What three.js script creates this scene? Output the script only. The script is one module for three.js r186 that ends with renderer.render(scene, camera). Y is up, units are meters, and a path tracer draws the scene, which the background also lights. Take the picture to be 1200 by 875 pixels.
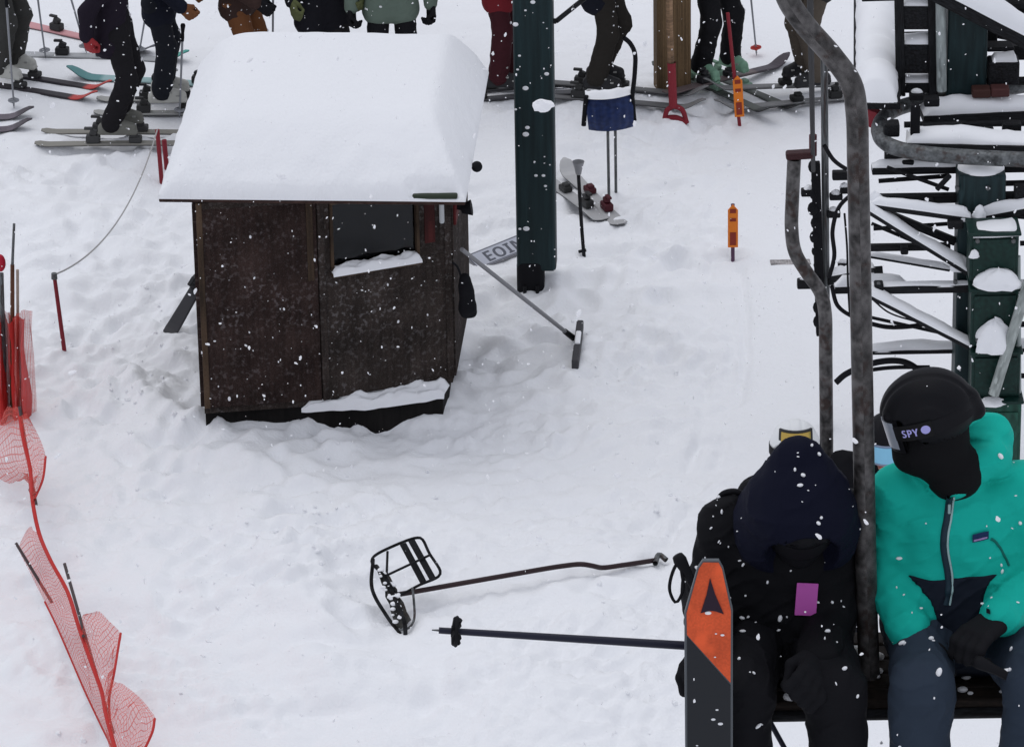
import * as THREE from 'three';
import { RoundedBoxGeometry } from 'three/addons/geometries/RoundedBoxGeometry.js';
import { mergeGeometries } from 'three/addons/utils/BufferGeometryUtils.js';
import { ImprovedNoise } from 'three/addons/math/ImprovedNoise.js';

// ---------------------------------------------------------------- camera, sky, sun, exposure
const scene = new THREE.Scene();
const PW = 1200, PH = 875, FOCAL = 6000, EYE = 15.1;
const camera = new THREE.PerspectiveCamera(2 * Math.atan(PH / 2 / FOCAL) * 180 / Math.PI, PW / PH, 0.5, 3000);
camera.rotation.order = 'YXZ';
camera.position.set(0, EYE, 0);
camera.rotation.set(-25 * Math.PI / 180, 0, -1.0 * Math.PI / 180);
camera.updateMatrixWorld(true);

const skyW = 64, skyH = 32, skyData = new Float32Array(skyW * skyH * 4);
for (let j = 0; j < skyH; j++) for (let i = 0; i < skyW; i++) {
  const el = ((j + 0.5) / skyH - 0.5) * Math.PI;            // row 0 is straight down
  const b = 0.62 + 0.38 * Math.max(0, Math.sin(el));        // overcast: a little brighter overhead
  skyData.set([0.9 * b, 0.935 * b, 1.05 * b, 1], (j * skyW + i) * 4);
}
const sky = new THREE.DataTexture(skyData, skyW, skyH, THREE.RGBAFormat, THREE.FloatType);
sky.mapping = THREE.EquirectangularReflectionMapping; sky.magFilter = THREE.LinearFilter; sky.needsUpdate = true;
scene.background = sky; scene.environment = sky;
scene.environmentIntensity = 0.72; scene.backgroundIntensity = 0.72;

const sun = new THREE.DirectionalLight(new THREE.Color(1, 0.98, 0.95), 0.55);
sun.position.set(-10, 46, -46); sun.target.position.set(0, 0, -33);
sun.castShadow = true; sun.shadow.radius = 75; sun.shadow.mapSize.set(4096, 4096);
Object.assign(sun.shadow.camera, { left: -12, right: 12, top: 16, bottom: -16, near: 1, far: 120 });
scene.add(sun, sun.target);

const renderer = new THREE.WebGLRenderer({ antialias: true });
renderer.setSize(1024, 746);
renderer.shadowMap.enabled = true;
renderer.toneMapping = THREE.LinearToneMapping;
renderer.toneMappingExposure = 1.17;

// ---------------------------------------------------------------- helpers
const V = (x, y, z) => new THREE.Vector3(x, y, z);
const noise = new ImprovedNoise();
const N3 = (x, y, z) => noise.noise(x, y, z);
function rng(seed) { let a = seed >>> 0; return () => { a = (a + 0x6d2b79f5) >>> 0; let t = Math.imul(a ^ (a >>> 15), 1 | a); t = (t + Math.imul(t ^ (t >>> 7), 61 | t)) ^ t; return ((t ^ (t >>> 14)) >>> 0) / 4294967296; }; }
const clamp = (v, a, b) => Math.min(b, Math.max(a, v));
const smooth = (a, b, v) => { const t = clamp((v - a) / (b - a), 0, 1); return t * t * (3 - 2 * t); };
const lerp = (a, b, t) => a + (b - a) * t;

const cX = new THREE.Vector3(), cY = new THREE.Vector3(), cZ = new THREE.Vector3();
camera.matrixWorld.extractBasis(cX, cY, cZ);
function ray(px, py) { return cX.clone().multiplyScalar((px - PW / 2) / FOCAL).addScaledVector(cY, (PH / 2 - py) / FOCAL).addScaledVector(cZ, -1); }
const onY = (px, py, h) => { const d = ray(px, py); return d.multiplyScalar((h - EYE) / d.y).add(camera.position); };
const onZ = (px, py, z) => { const d = ray(px, py); return d.multiplyScalar(z / d.z).add(camera.position); };
const at = (px, py, depth) => ray(px, py).multiplyScalar(depth).add(camera.position);
function G(px, py, h = 0) { let y = h, p; for (let k = 0; k < 5; k++) { p = onY(px, py, y); y = groundH(p.x, p.z) + h; } return p; }
const onGround = (x, z, h = 0) => V(x, groundH(x, z) + h, z);

const used = new Map();
function numbered(n) { const k = used.get(n) ?? 0; used.set(n, k + 1); return k ? `${n}_${String(k).padStart(3, '0')}` : n; }
function info(o, label, category, group, kind) { o.userData.label = label; o.userData.category = category; if (group) o.userData.group = group; if (kind) o.userData.kind = kind; return o; }
function thing(name, label, category, group) { const o = new THREE.Group(); o.name = numbered(name); scene.add(o); return info(o, label, category, group); }
function mesh(name, geo, mat, parent, kind) {
  const m = new THREE.Mesh(geo, mat); m.name = parent ? name : numbered(name); m.castShadow = m.receiveShadow = true;
  if (kind) m.userData.kind = kind;
  (parent ?? scene).add(m); return m;
}
function rebase(o, p) { o.position.copy(p); for (const c of o.children) c.position.sub(p); return o; }
const merge = (list) => mergeGeometries(list.map((g) => { const q = g.index ? g.toNonIndexed() : g; for (const k of Object.keys(q.attributes)) if (!['position', 'normal', 'uv'].includes(k)) q.deleteAttribute(k); if (!q.attributes.uv) q.setAttribute('uv', new THREE.BufferAttribute(new Float32Array(q.attributes.position.count * 2), 2)); return q; }));
const up = V(0, 1, 0);
function orient(geo, a, b) {            // a geometry built along +y, centred, moved to lie between a and b
  const d = b.clone().sub(a), m = new THREE.Matrix4().makeRotationFromQuaternion(new THREE.Quaternion().setFromUnitVectors(up, d.clone().normalize()));
  geo.applyMatrix4(m); const c = a.clone().add(b).multiplyScalar(0.5); return geo.translate(c.x, c.y, c.z);
}
const rod = (a, b, r1, r2 = r1, seg = 12) => orient(new THREE.CylinderGeometry(r2, r1, a.distanceTo(b), seg, 1), a, b);
function tube(pts, r, n = 40, seg = 10, closed = false) { const c = new THREE.CatmullRomCurve3(pts, closed, 'centripetal'), g = new THREE.TubeGeometry(c, n, r, seg, closed), L = c.getLength(), uv = g.attributes.uv; for (let i = 0; i < uv.count; i++) uv.setXY(i, uv.getX(i) * L * 1.4, uv.getY(i) * Math.max(0.15, r * 9)); return g; }
const rbox = (w, h, d, r = 0.01, seg = 2) => new RoundedBoxGeometry(w, h, d, seg, Math.min(r, w / 2.01, h / 2.01, d / 2.01));
function beamGeo(a, b, w, h, r = 0.006) {  // box section between two points, its h side kept upright
  const x = b.clone().sub(a), L = x.length(); x.normalize();
  const z = x.clone().cross(up); if (z.lengthSq() < 1e-4) z.set(0, 0, 1); z.normalize(); const y = z.clone().cross(x);
  const c = a.clone().add(b).multiplyScalar(0.5);
  return rbox(L, h, w, r).applyMatrix4(new THREE.Matrix4().makeBasis(x, y, z).setPosition(c));
}
function grid(nu, nv, fn) {              // a sheet of quads from fn(u, v) with uv in metres given by fn's fourth and fifth entries
  const p = new Float32Array((nu + 1) * (nv + 1) * 3), uv = new Float32Array((nu + 1) * (nv + 1) * 2), idx = [];
  for (let j = 0; j <= nv; j++) for (let i = 0; i <= nu; i++) { const r = fn(i / nu, j / nv), k = j * (nu + 1) + i; p.set([r[0], r[1], r[2]], k * 3); uv.set([r[3] ?? r[0], r[4] ?? r[2]], k * 2); }
  for (let j = 0; j < nv; j++) for (let i = 0; i < nu; i++) { const a = j * (nu + 1) + i, b = a + 1, c = a + nu + 1, d = c + 1; idx.push(a, c, b, b, c, d); }
  const g = new THREE.BufferGeometry(); g.setAttribute('position', new THREE.BufferAttribute(p, 3)); g.setAttribute('uv', new THREE.BufferAttribute(uv, 2)); g.setIndex(idx); g.computeVertexNormals(); return g;
}

// ---------------------------------------------------------------- procedural materials
function noiseTexture(size, seed, fn, srgb = true) {
  const d = new Uint8Array(size * size * 4), r = rng(seed);
  for (let j = 0; j < size; j++) for (let i = 0; i < size; i++) { const c = fn(i / size, j / size, r); const k = (j * size + i) * 4; d[k] = clamp(c[0], 0, 1) * 255; d[k + 1] = clamp(c[1], 0, 1) * 255; d[k + 2] = clamp(c[2], 0, 1) * 255; d[k + 3] = 255; }
  const t = new THREE.DataTexture(d, size, size, THREE.RGBAFormat); t.wrapS = t.wrapT = THREE.RepeatWrapping; t.magFilter = THREE.LinearFilter; t.minFilter = THREE.LinearMipmapLinearFilter; t.generateMipmaps = true;
  if (srgb) t.colorSpace = THREE.SRGBColorSpace; t.needsUpdate = true; return t;
}
const tileN = (u, v, f, s) => { // tileable noise
  const a = N3(u * f, v * f, s), b = N3((u - 1) * f, v * f, s), c = N3(u * f, (v - 1) * f, s), d = N3((u - 1) * f, (v - 1) * f, s);
  return lerp(lerp(a, b, u), lerp(c, d, u), v);
};
const snowBump = noiseTexture(512, 3, (u, v, r) => { const h = 0.5 + 0.3 * tileN(u, v, 18, 1.3) + 0.25 * tileN(u, v, 47, 7.1) + 0.1 * (r() - 0.5); return [h, h, h]; }, false);
const clothBump = noiseTexture(256, 5, (u, v, r) => { const h = 0.5 + 0.2 * Math.sin(u * 6.2832 * 64) * Math.sin(v * 6.2832 * 64) + 0.3 * tileN(u, v, 9, 2.2) + 0.1 * (r() - 0.5); return [h, h, h]; }, false);
const rustNoise = noiseTexture(512, 9, (u, v, r) => { const m = 0.75 * smooth(0.12, 0.5, tileN(u, v, 9, 4.4) + 0.7 * tileN(u, v, 29, 8.8) + 0.3 * (r() - 0.5)), g = 0.82 + 0.2 * (r() - 0.5) + 0.5 * tileN(u, v, 13, 1.1) + 0.3 * tileN(u, v, 41, 2.1); return [lerp(g, 0.55, m), lerp(g, 0.44, m), lerp(g, 0.41, m)]; });
const paintNoise = noiseTexture(256, 12, (u, v, r) => { const m = smooth(0.2, 0.5, tileN(u, v, 11, 3.3) + 0.5 * tileN(u, v, 31, 5.5)), g = 0.86 + 0.1 * (r() - 0.5) + 0.3 * tileN(u, v, 9, 6.1); return [lerp(g, 1.0, m), lerp(g, 1.0, m), lerp(g, 1.0, m)]; });
const woodNoise = noiseTexture(256, 14, (u, v, r) => { const g = 0.78 + 0.35 * tileN(u * 1, v, 5, 2.7) + 0.3 * N3(u * 60, v * 3, 1.5) * 0.6 + 0.16 * (r() - 0.5); return [g, g * 0.97, g * 0.94]; });
const frostBoards = (seed, c) => noiseTexture(512, seed, (u, v, r) => { const g = 0.8 + 0.3 * tileN(u, v, 6, seed * 0.37) + 0.12 * N3(u * 70, v * 4, 1.5) + 0.45 * (r() - 0.5), fr = smooth(0.02, 0.45, tileN(u, v, 38, 6.2 + seed) + 0.6 * tileN(u, v, 90, 3.2)) * (0.35 + 0.65 * smooth(-0.25, 0.3, tileN(u, v, 6, 9.9 + seed))), q = Math.max(fr * 0.34, r() > 0.988 ? 0.4 : 0); return c.map((k, i) => lerp(k * g, [0.62, 0.62, 0.64][i], q)); });
const snowMat = new THREE.MeshStandardMaterial({ color: new THREE.Color().setRGB(0.86, 0.868, 0.885), roughness: 0.88, bumpMap: snowBump, bumpScale: 0.008 });
const snowPatch = new THREE.MeshStandardMaterial({ color: new THREE.Color().setRGB(0.86, 0.868, 0.885), roughness: 0.85 });
const mats = new Map();
function mat(r, g, b, rough = 0.6, extra = {}) {
  const key = [r, g, b, rough, JSON.stringify(Object.entries(extra).map(([k, v]) => [k, v?.uuid ?? v]))].join();
  if (!mats.has(key)) mats.set(key, new THREE.MeshPhysicalMaterial({ color: new THREE.Color().setRGB(r, g, b), roughness: rough, specularIntensity: 0.45, side: THREE.DoubleSide, ...extra }));
  return mats.get(key);
}
const cloth = (r, g, b, rough = 0.82) => mat(r, g, b, rough, { specularIntensity: 0.15, bumpMap: clothBump, bumpScale: 0.0015 });
const clothV = (rough = 0.8) => mat(1, 1, 1, rough, { specularIntensity: 0.15, vertexColors: true, bumpMap: clothBump, bumpScale: 0.0015 });
const steel = mat(0.17, 0.18, 0.185, 0.5, { metalness: 0.2, map: rustNoise });
const darkSteel = mat(0.022, 0.023, 0.026, 0.6, { metalness: 0.1, specularIntensity: 0.25, map: rustNoise });
const greenPaint = mat(0.014, 0.034, 0.038, 0.5, { map: paintNoise });
const boxGreen = mat(0.007, 0.034, 0.027, 0.45, { map: paintNoise });
const blackRubber = mat(0.01, 0.01, 0.012, 0.7, { specularIntensity: 0.2 });
const redStake = mat(0.22, 0.02, 0.03, 0.6);
const orangePlastic = mat(0.75, 0.2, 0.02, 0.5);

// ---------------------------------------------------------------- the snow ground
const dents = [];
{
  const r = rng(71);
  const zones = [[60, 260, 240, 500, 80], [540, 330, 800, 520, 80], [650, 110, 850, 320, 60], [180, 490, 400, 720, 110], [300, 500, 800, 860, 60], [0, 170, 200, 300, 40], [20, 520, 260, 870, 40]];
  for (const [x0, y0, x1, y1, n] of zones) for (let k = 0; k < n; k++) {
    const p = onY(lerp(x0, x1, r()), lerp(y0, y1, r()), 0), a = r() * 6.28;
    dents.push([p.x, p.z, Math.cos(a), Math.sin(a), 0.12 + 0.12 * r(), 0.06 + 0.06 * r(), 0.015 + 0.055 * r() * r()]);
  }
}
const dentCell = new Map();
for (const d of dents) { const i = Math.floor(d[0]), j = Math.floor(d[1]); for (let a = -1; a <= 1; a++) for (let b = -1; b <= 1; b++) { const k = (i + a) + ',' + (j + b); if (!dentCell.has(k)) dentCell.set(k, []); dentCell.get(k).push(d); } }
const berm = [[150, 470], [235, 512], [290, 560], [330, 640], [360, 720], [400, 800]].map(([x, y]) => onY(x, y, 0));
const groove = [[868, 320], [874, 360], [874, 420], [866, 468]].map(([x, y]) => onY(x, y, 0));
const tracks = [[[300, 560], [480, 600], [640, 560], [800, 545], [960, 600]], [[320, 590], [500, 622], [660, 585], [820, 570], [960, 640]], [[560, 860], [640, 760], [760, 640], [830, 520]], [[420, 540], [560, 560], [700, 520], [840, 470]], [[850, 200], [846, 320], [838, 480], [800, 640], [740, 870]]].map((l) => new THREE.CatmullRomCurve3(l.map(([x, y]) => onY(x, y, 0))).getPoints(16));
const hutFront = [[238, 500], [385, 496], [450, 491], [522, 478], [540, 450]].map(([x, y]) => onY(x, y, 0));
const pathDist = (pts, x, z) => { let m = 1e9; for (let i = 0; i + 1 < pts.length; i++) { const a = pts[i], b = pts[i + 1], dx = b.x - a.x, dz = b.z - a.z, t = clamp(((x - a.x) * dx + (z - a.z) * dz) / (dx * dx + dz * dz), 0, 1); m = Math.min(m, Math.hypot(x - a.x - dx * t, z - a.z - dz * t)); } return m; };
function groundH(x, z) {
  const far = smooth(60, 18, Math.hypot(x, z + 33)) ;
  let h = 0.05 * N3(x * 0.45, z * 0.45, 3.1) * far;
  if (Math.abs(x) > 9 || z > -22 || z < -46) return h;
  h += 0.006 * smooth(1.5, 1.9, x) * N3(x * 7, z * 0.7, 2.9);
  const lane = smooth(1.35, 1.75, x);                       // the smooth loading lane on the right
  const rough = 1 - 0.85 * lane, queue = smooth(-36.6, -37.6, z);
  const patch = 0.35 + 0.95 * smooth(-0.15, 0.35, N3(x * 0.8, z * 0.9, 14.2)); // where boots have churned the surface
  const tr = rough * (1 - 0.82 * queue);
  h += tr * (0.10 * N3(x * 0.9, z * 1.1, 6.3) + 0.06 * N3(x * 1.9, z * 2.2, 8.4) + 0.03 * N3(x * 4.3, z * 4.6, 2.2) + 0.032 * patch * Math.abs(N3(x * 7.3, z * 7.9, 5.1)) + 0.026 * patch * N3(x * 12, z * 12, 5.5) + 0.013 * patch * N3(x * 25, z * 25, 1.7));
  h += tr * 0.032 * N3(x * 0.9, z * 5.5 + x * 0.6, 9.7);
  const bd = pathDist(berm, x, z); h += 0.1 * Math.exp(-bd * bd / 0.06) * (0.7 + 0.8 * N3(x * 4, z * 4, 4.4));
  const gd = pathDist(groove, x, z); h -= 0.035 * Math.exp(-gd * gd / 0.0009);
  for (const l of tracks) { const td = pathDist(l, x, z); if (td < 0.3) h -= 0.027 * Math.exp(-(td - 0.09) * (td - 0.09) / 0.0011) * (0.55 + N3(x * 3, z * 3, 7)); }
  const hd = pathDist(hutFront, x, z); h += 0.03 * Math.exp(-hd * hd / 0.03) * (0.8 + 0.7 * N3(x * 5, z * 5, 3.7));
  h += 0.16 * Math.exp(-(((x - 0.75) / 0.9) ** 2) - (((z + 37.3) / 0.5) ** 2)) * far;
  const list = dentCell.get(Math.floor(x) + ',' + Math.floor(z));
  if (list) for (const d of list) { const dx = x - d[0], dz = z - d[1], a = (dx * d[2] + dz * d[3]) / d[4], b = (-dx * d[3] + dz * d[2]) / d[5], q = a * a + b * b; if (q < 5) h += -d[6] * Math.exp(-q * 1.6) + d[6] * 0.45 * Math.exp(-((Math.sqrt(q) - 1.35) ** 2) * 6); }
  return h;
}
{
  const axis = (c0, c1, step, reach) => { const a = []; for (let v = c0; v <= c1 + 1e-6; v += step) a.push(v); let s = step; while (a[a.length - 1] < c1 + reach) { s *= 1.45; a.push(a[a.length - 1] + s); } s = step; while (a[0] > c0 - reach) { s *= 1.45; a.unshift(a[0] - s); } return a; };
  const xs = axis(-5.2, 5.2, 0.028, 900), zs = axis(-42, -25.5, 0.034, 900);
  const nx = xs.length - 1, nz = zs.length - 1;
  const g = grid(nx, nz, (u, v) => { const x = xs[Math.round(u * nx)], z = zs[Math.round(v * nz)]; return [x, groundH(x, z), z, x / 0.9, z / 0.9]; });
  mesh('snow_ground', g, snowMat, null, 'structure').userData.label = 'trampled white snow covering the lift loading area';
}

// ---------------------------------------------------------------- distance-field meshing for people
function surfaceNet(f, lo, hi, cell, colour) {
  const n = [0, 1, 2].map((k) => Math.max(2, Math.ceil((hi[k] - lo[k]) / cell) + 1)), [nx, ny, nz] = n;
  const F = new Float32Array(nx * ny * nz);
  const BL = 5, reach = cell * BL * 0.9 + 0.03;             // whole blocks far from the surface are filled with one value
  for (let k0 = 0; k0 < nz; k0 += BL) for (let j0 = 0; j0 < ny; j0 += BL) for (let i0 = 0; i0 < nx; i0 += BL) {
    const d0 = f(lo[0] + (i0 + BL / 2) * cell, lo[1] + (j0 + BL / 2) * cell, lo[2] + (k0 + BL / 2) * cell), far = Math.abs(d0) > reach;
    for (let k = k0; k < Math.min(nz, k0 + BL); k++) for (let j = j0; j < Math.min(ny, j0 + BL); j++) for (let i = i0; i < Math.min(nx, i0 + BL); i++) F[i + nx * (j + ny * k)] = far ? d0 : f(lo[0] + i * cell, lo[1] + j * cell, lo[2] + k * cell);
  }
  const id = new Int32Array(nx * ny * nz).fill(-1), P = [], I = [], step = [1, nx, nx * ny];
  const edges = [[0, 1], [2, 3], [4, 5], [6, 7], [0, 2], [1, 3], [4, 6], [5, 7], [0, 4], [1, 5], [2, 6], [3, 7]];
  const c = new Float32Array(8);
  for (let k = 0; k < nz - 1; k++) for (let j = 0; j < ny - 1; j++) for (let i = 0; i < nx - 1; i++) {
    const q = i + nx * (j + ny * k); let m = 0;
    for (let t = 0; t < 8; t++) { c[t] = F[q + (t & 1) + ((t >> 1) & 1) * nx + (t >> 2) * nx * ny]; if (c[t] < 0) m |= 1 << t; }
    if (m === 0 || m === 255) continue;
    let x = 0, y = 0, z = 0, s = 0;
    for (const [a, b] of edges) if ((c[a] < 0) !== (c[b] < 0)) { const t = c[a] / (c[a] - c[b]); x += (a & 1) + t * ((b & 1) - (a & 1)); y += ((a >> 1) & 1) + t * (((b >> 1) & 1) - ((a >> 1) & 1)); z += (a >> 2) + t * ((b >> 2) - (a >> 2)); s++; }
    id[q] = P.length / 3; P.push(lo[0] + (i + x / s) * cell, lo[1] + (j + y / s) * cell, lo[2] + (k + z / s) * cell);
  }
  for (let k = 1; k < nz - 1; k++) for (let j = 1; j < ny - 1; j++) for (let i = 1; i < nx - 1; i++) {
    const q = i + nx * (j + ny * k), inside = F[q] < 0;
    for (let d = 0; d < 3; d++) { if ((F[q + step[d]] < 0) === inside) continue; const u = step[(d + 1) % 3], v = step[(d + 2) % 3], a = id[q - u - v], b = id[q - v], e = id[q], g = id[q - u]; if (inside) I.push(a, b, e, a, e, g); else I.push(a, e, b, a, g, e); }
  }
  const count = P.length / 3, nor = new Float32Array(count * 3), uv = new Float32Array(count * 2), col = colour ? new Float32Array(count * 3) : null, e = cell * 0.5;
  for (let v = 0; v < count; v++) {
    const x = P[v * 3], y = P[v * 3 + 1], z = P[v * 3 + 2];
    const a = f(x + e, y, z) - f(x - e, y, z), b = f(x, y + e, z) - f(x, y - e, z), g = f(x, y, z + e) - f(x, y, z - e), l = Math.hypot(a, b, g) || 1;
    nor.set([a / l, b / l, g / l], v * 3); uv.set([(x + z * 0.7) * 3, y * 3 + z], v * 2);
    if (col) col.set(colour(x, y, z), v * 3);
  }
  const geo = new THREE.BufferGeometry();
  geo.setAttribute('position', new THREE.BufferAttribute(new Float32Array(P), 3)); geo.setAttribute('normal', new THREE.BufferAttribute(nor, 3)); geo.setAttribute('uv', new THREE.BufferAttribute(uv, 2));
  if (col) geo.setAttribute('color', new THREE.BufferAttribute(col, 3));
  geo.setIndex(I); return geo;
}
const capsule = (a, b, ra, rb) => { const dx = b[0] - a[0], dy = b[1] - a[1], dz = b[2] - a[2], dd = dx * dx + dy * dy + dz * dz || 1e-9; return (x, y, z) => { const px = x - a[0], py = y - a[1], pz = z - a[2], t = clamp((px * dx + py * dy + pz * dz) / dd, 0, 1); return Math.hypot(px - dx * t, py - dy * t, pz - dz * t) - (ra + (rb - ra) * t); }; };
const ellipsoid = (c, r) => { const m = Math.min(...r); return (x, y, z) => (Math.hypot((x - c[0]) / r[0], (y - c[1]) / r[1], (z - c[2]) / r[2]) - 1) * m; };
const smin = (a, b, k) => { const h = Math.max(k - Math.abs(a - b), 0) / k; return Math.min(a, b) - h * h * k * 0.25; };
const blend = (fs, k) => (x, y, z) => { let d = 1e9; for (const f of fs) d = smin(d, f(x, y, z), k); return d; };
const folds = (f, amp, s) => (x, y, z) => { const d = f(x, y, z); if (Math.abs(d) > 0.05) return d; const w = N3(x * 6, y * 11 + x * 5, z * 6 + s), c = 1 - Math.abs(N3(x * 7 + s, y * 15 - x * 7, z * 7)) * 2.2; return d - amp * (0.7 * w + 0.55 * c * c * c - 0.2 + 0.25 * N3(x * 24, y * 40, z * 24 + s)); };
function boundsOf(bones, pad) { const lo = [1e9, 1e9, 1e9], hi = [-1e9, -1e9, -1e9]; for (const [a, b, ra, rb] of bones) for (const [p, r] of [[a, ra], [b, rb]]) for (let k = 0; k < 3; k++) { lo[k] = Math.min(lo[k], p[k] - r - pad); hi[k] = Math.max(hi[k], p[k] + r + pad); } return [lo, hi]; }
function boneMesh(name, bones, k, cell, material, parent, foldAmp = 0, seed = 0, colour = null) {
  let f = blend(bones.map((b) => capsule(...b)), k); if (foldAmp) f = folds(f, foldAmp, seed);
  const [lo, hi] = boundsOf(bones, cell * 2 + foldAmp * 1.5 + 0.01), m = mesh(name, surfaceNet(f, lo, hi, cell, colour), material, parent); m.userData.field = undefined; m.f = f; return m;
}
const add = (a, b) => [a[0] + b[0], a[1] + b[1], a[2] + b[2]], mul = (a, s) => [a[0] * s, a[1] * s, a[2] * s];
const nrm = (a) => mul(a, 1 / Math.hypot(...a)), crs = (a, b) => [a[1] * b[2] - a[2] * b[1], a[2] * b[0] - a[0] * b[2], a[0] * b[1] - a[1] * b[0]];

function glove(parent, wrist, dir, palm, thumbSide, material, cell, size = 1) {
  const f = nrm(dir), s = nrm(crs(f, palm)), n = crs(s, f), o = (a, b, c) => add(wrist, add(mul(f, a * size), add(mul(s, b * size), mul(n, c * size)))), B = [];
  B.push([o(-0.03, 0, 0), o(0.0, 0, 0), 0.037 * size, 0.036 * size]);
  for (const q of [-0.024, -0.008, 0.008, 0.024]) B.push([o(0.0, q * 0.8, 0), o(0.085, q * 1.15, 0.004), 0.024 * size, 0.02 * size]);
  [-1.5, -0.5, 0.5, 1.5].forEach((q, i) => { const L = [0.86, 1, 0.95, 0.78][thumbSide > 0 ? 3 - i : i], a = o(0.09, q * 0.024, 0.004), b = o(0.09 + 0.035 * L, q * 0.026, 0.016), c = o(0.1 + 0.038 * L, q * 0.026, 0.048), e = o(0.078 + 0.02 * L, q * 0.025, 0.066); B.push([a, b, 0.0155 * size, 0.0145 * size], [b, c, 0.0145 * size, 0.0135 * size], [c, e, 0.0135 * size, 0.0115 * size]); });
  B.push([o(0.02, thumbSide * 0.036, 0.008), o(0.06, thumbSide * 0.055, 0.03), 0.019 * size, 0.016 * size], [o(0.06, thumbSide * 0.055, 0.03), o(0.088, thumbSide * 0.036, 0.058), 0.016 * size, 0.013 * size]);
  return boneMesh('glove', B, 0.008, cell, material, parent);
}
function boot(parent, ankle, knee, turn, shellMat, cell) {
  const c = Math.cos(turn), s = Math.sin(turn), o = (x, y, z) => add(ankle, [x * c + z * s, y, -x * s + z * c]), k = nrm(add(knee, mul(ankle, -1)));
  const b = boneMesh('boot', [[o(0, 0.02, -0.02), add(ankle, mul(k, 0.2)), 0.062, 0.075], [o(0, -0.05, -0.07), o(0, -0.045, 0.17), 0.052, 0.045], [o(0, 0, 0), o(0, -0.03, 0.12), 0.058, 0.045], [o(0.02, -0.085, -0.1), o(0.02, -0.085, 0.2), 0.02, 0.02], [o(-0.02, -0.085, -0.1), o(-0.02, -0.085, 0.2), 0.02, 0.02]], 0.02, cell, shellMat, parent);
  const bk = []; for (const [y, z] of [[0.0, 0.08], [0.09, 0.075], [-0.03, 0.14]]) { const p = o(0.0, y, z); bk.push(rbox(0.11, 0.014, 0.03, 0.004).rotateY(turn).translate(p[0], p[1], p[2])); }
  mesh('buckle', merge(bk), mat(0.35, 0.35, 0.33, 0.5, { metalness: 0.3 }), b);
  return b;
}
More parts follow.
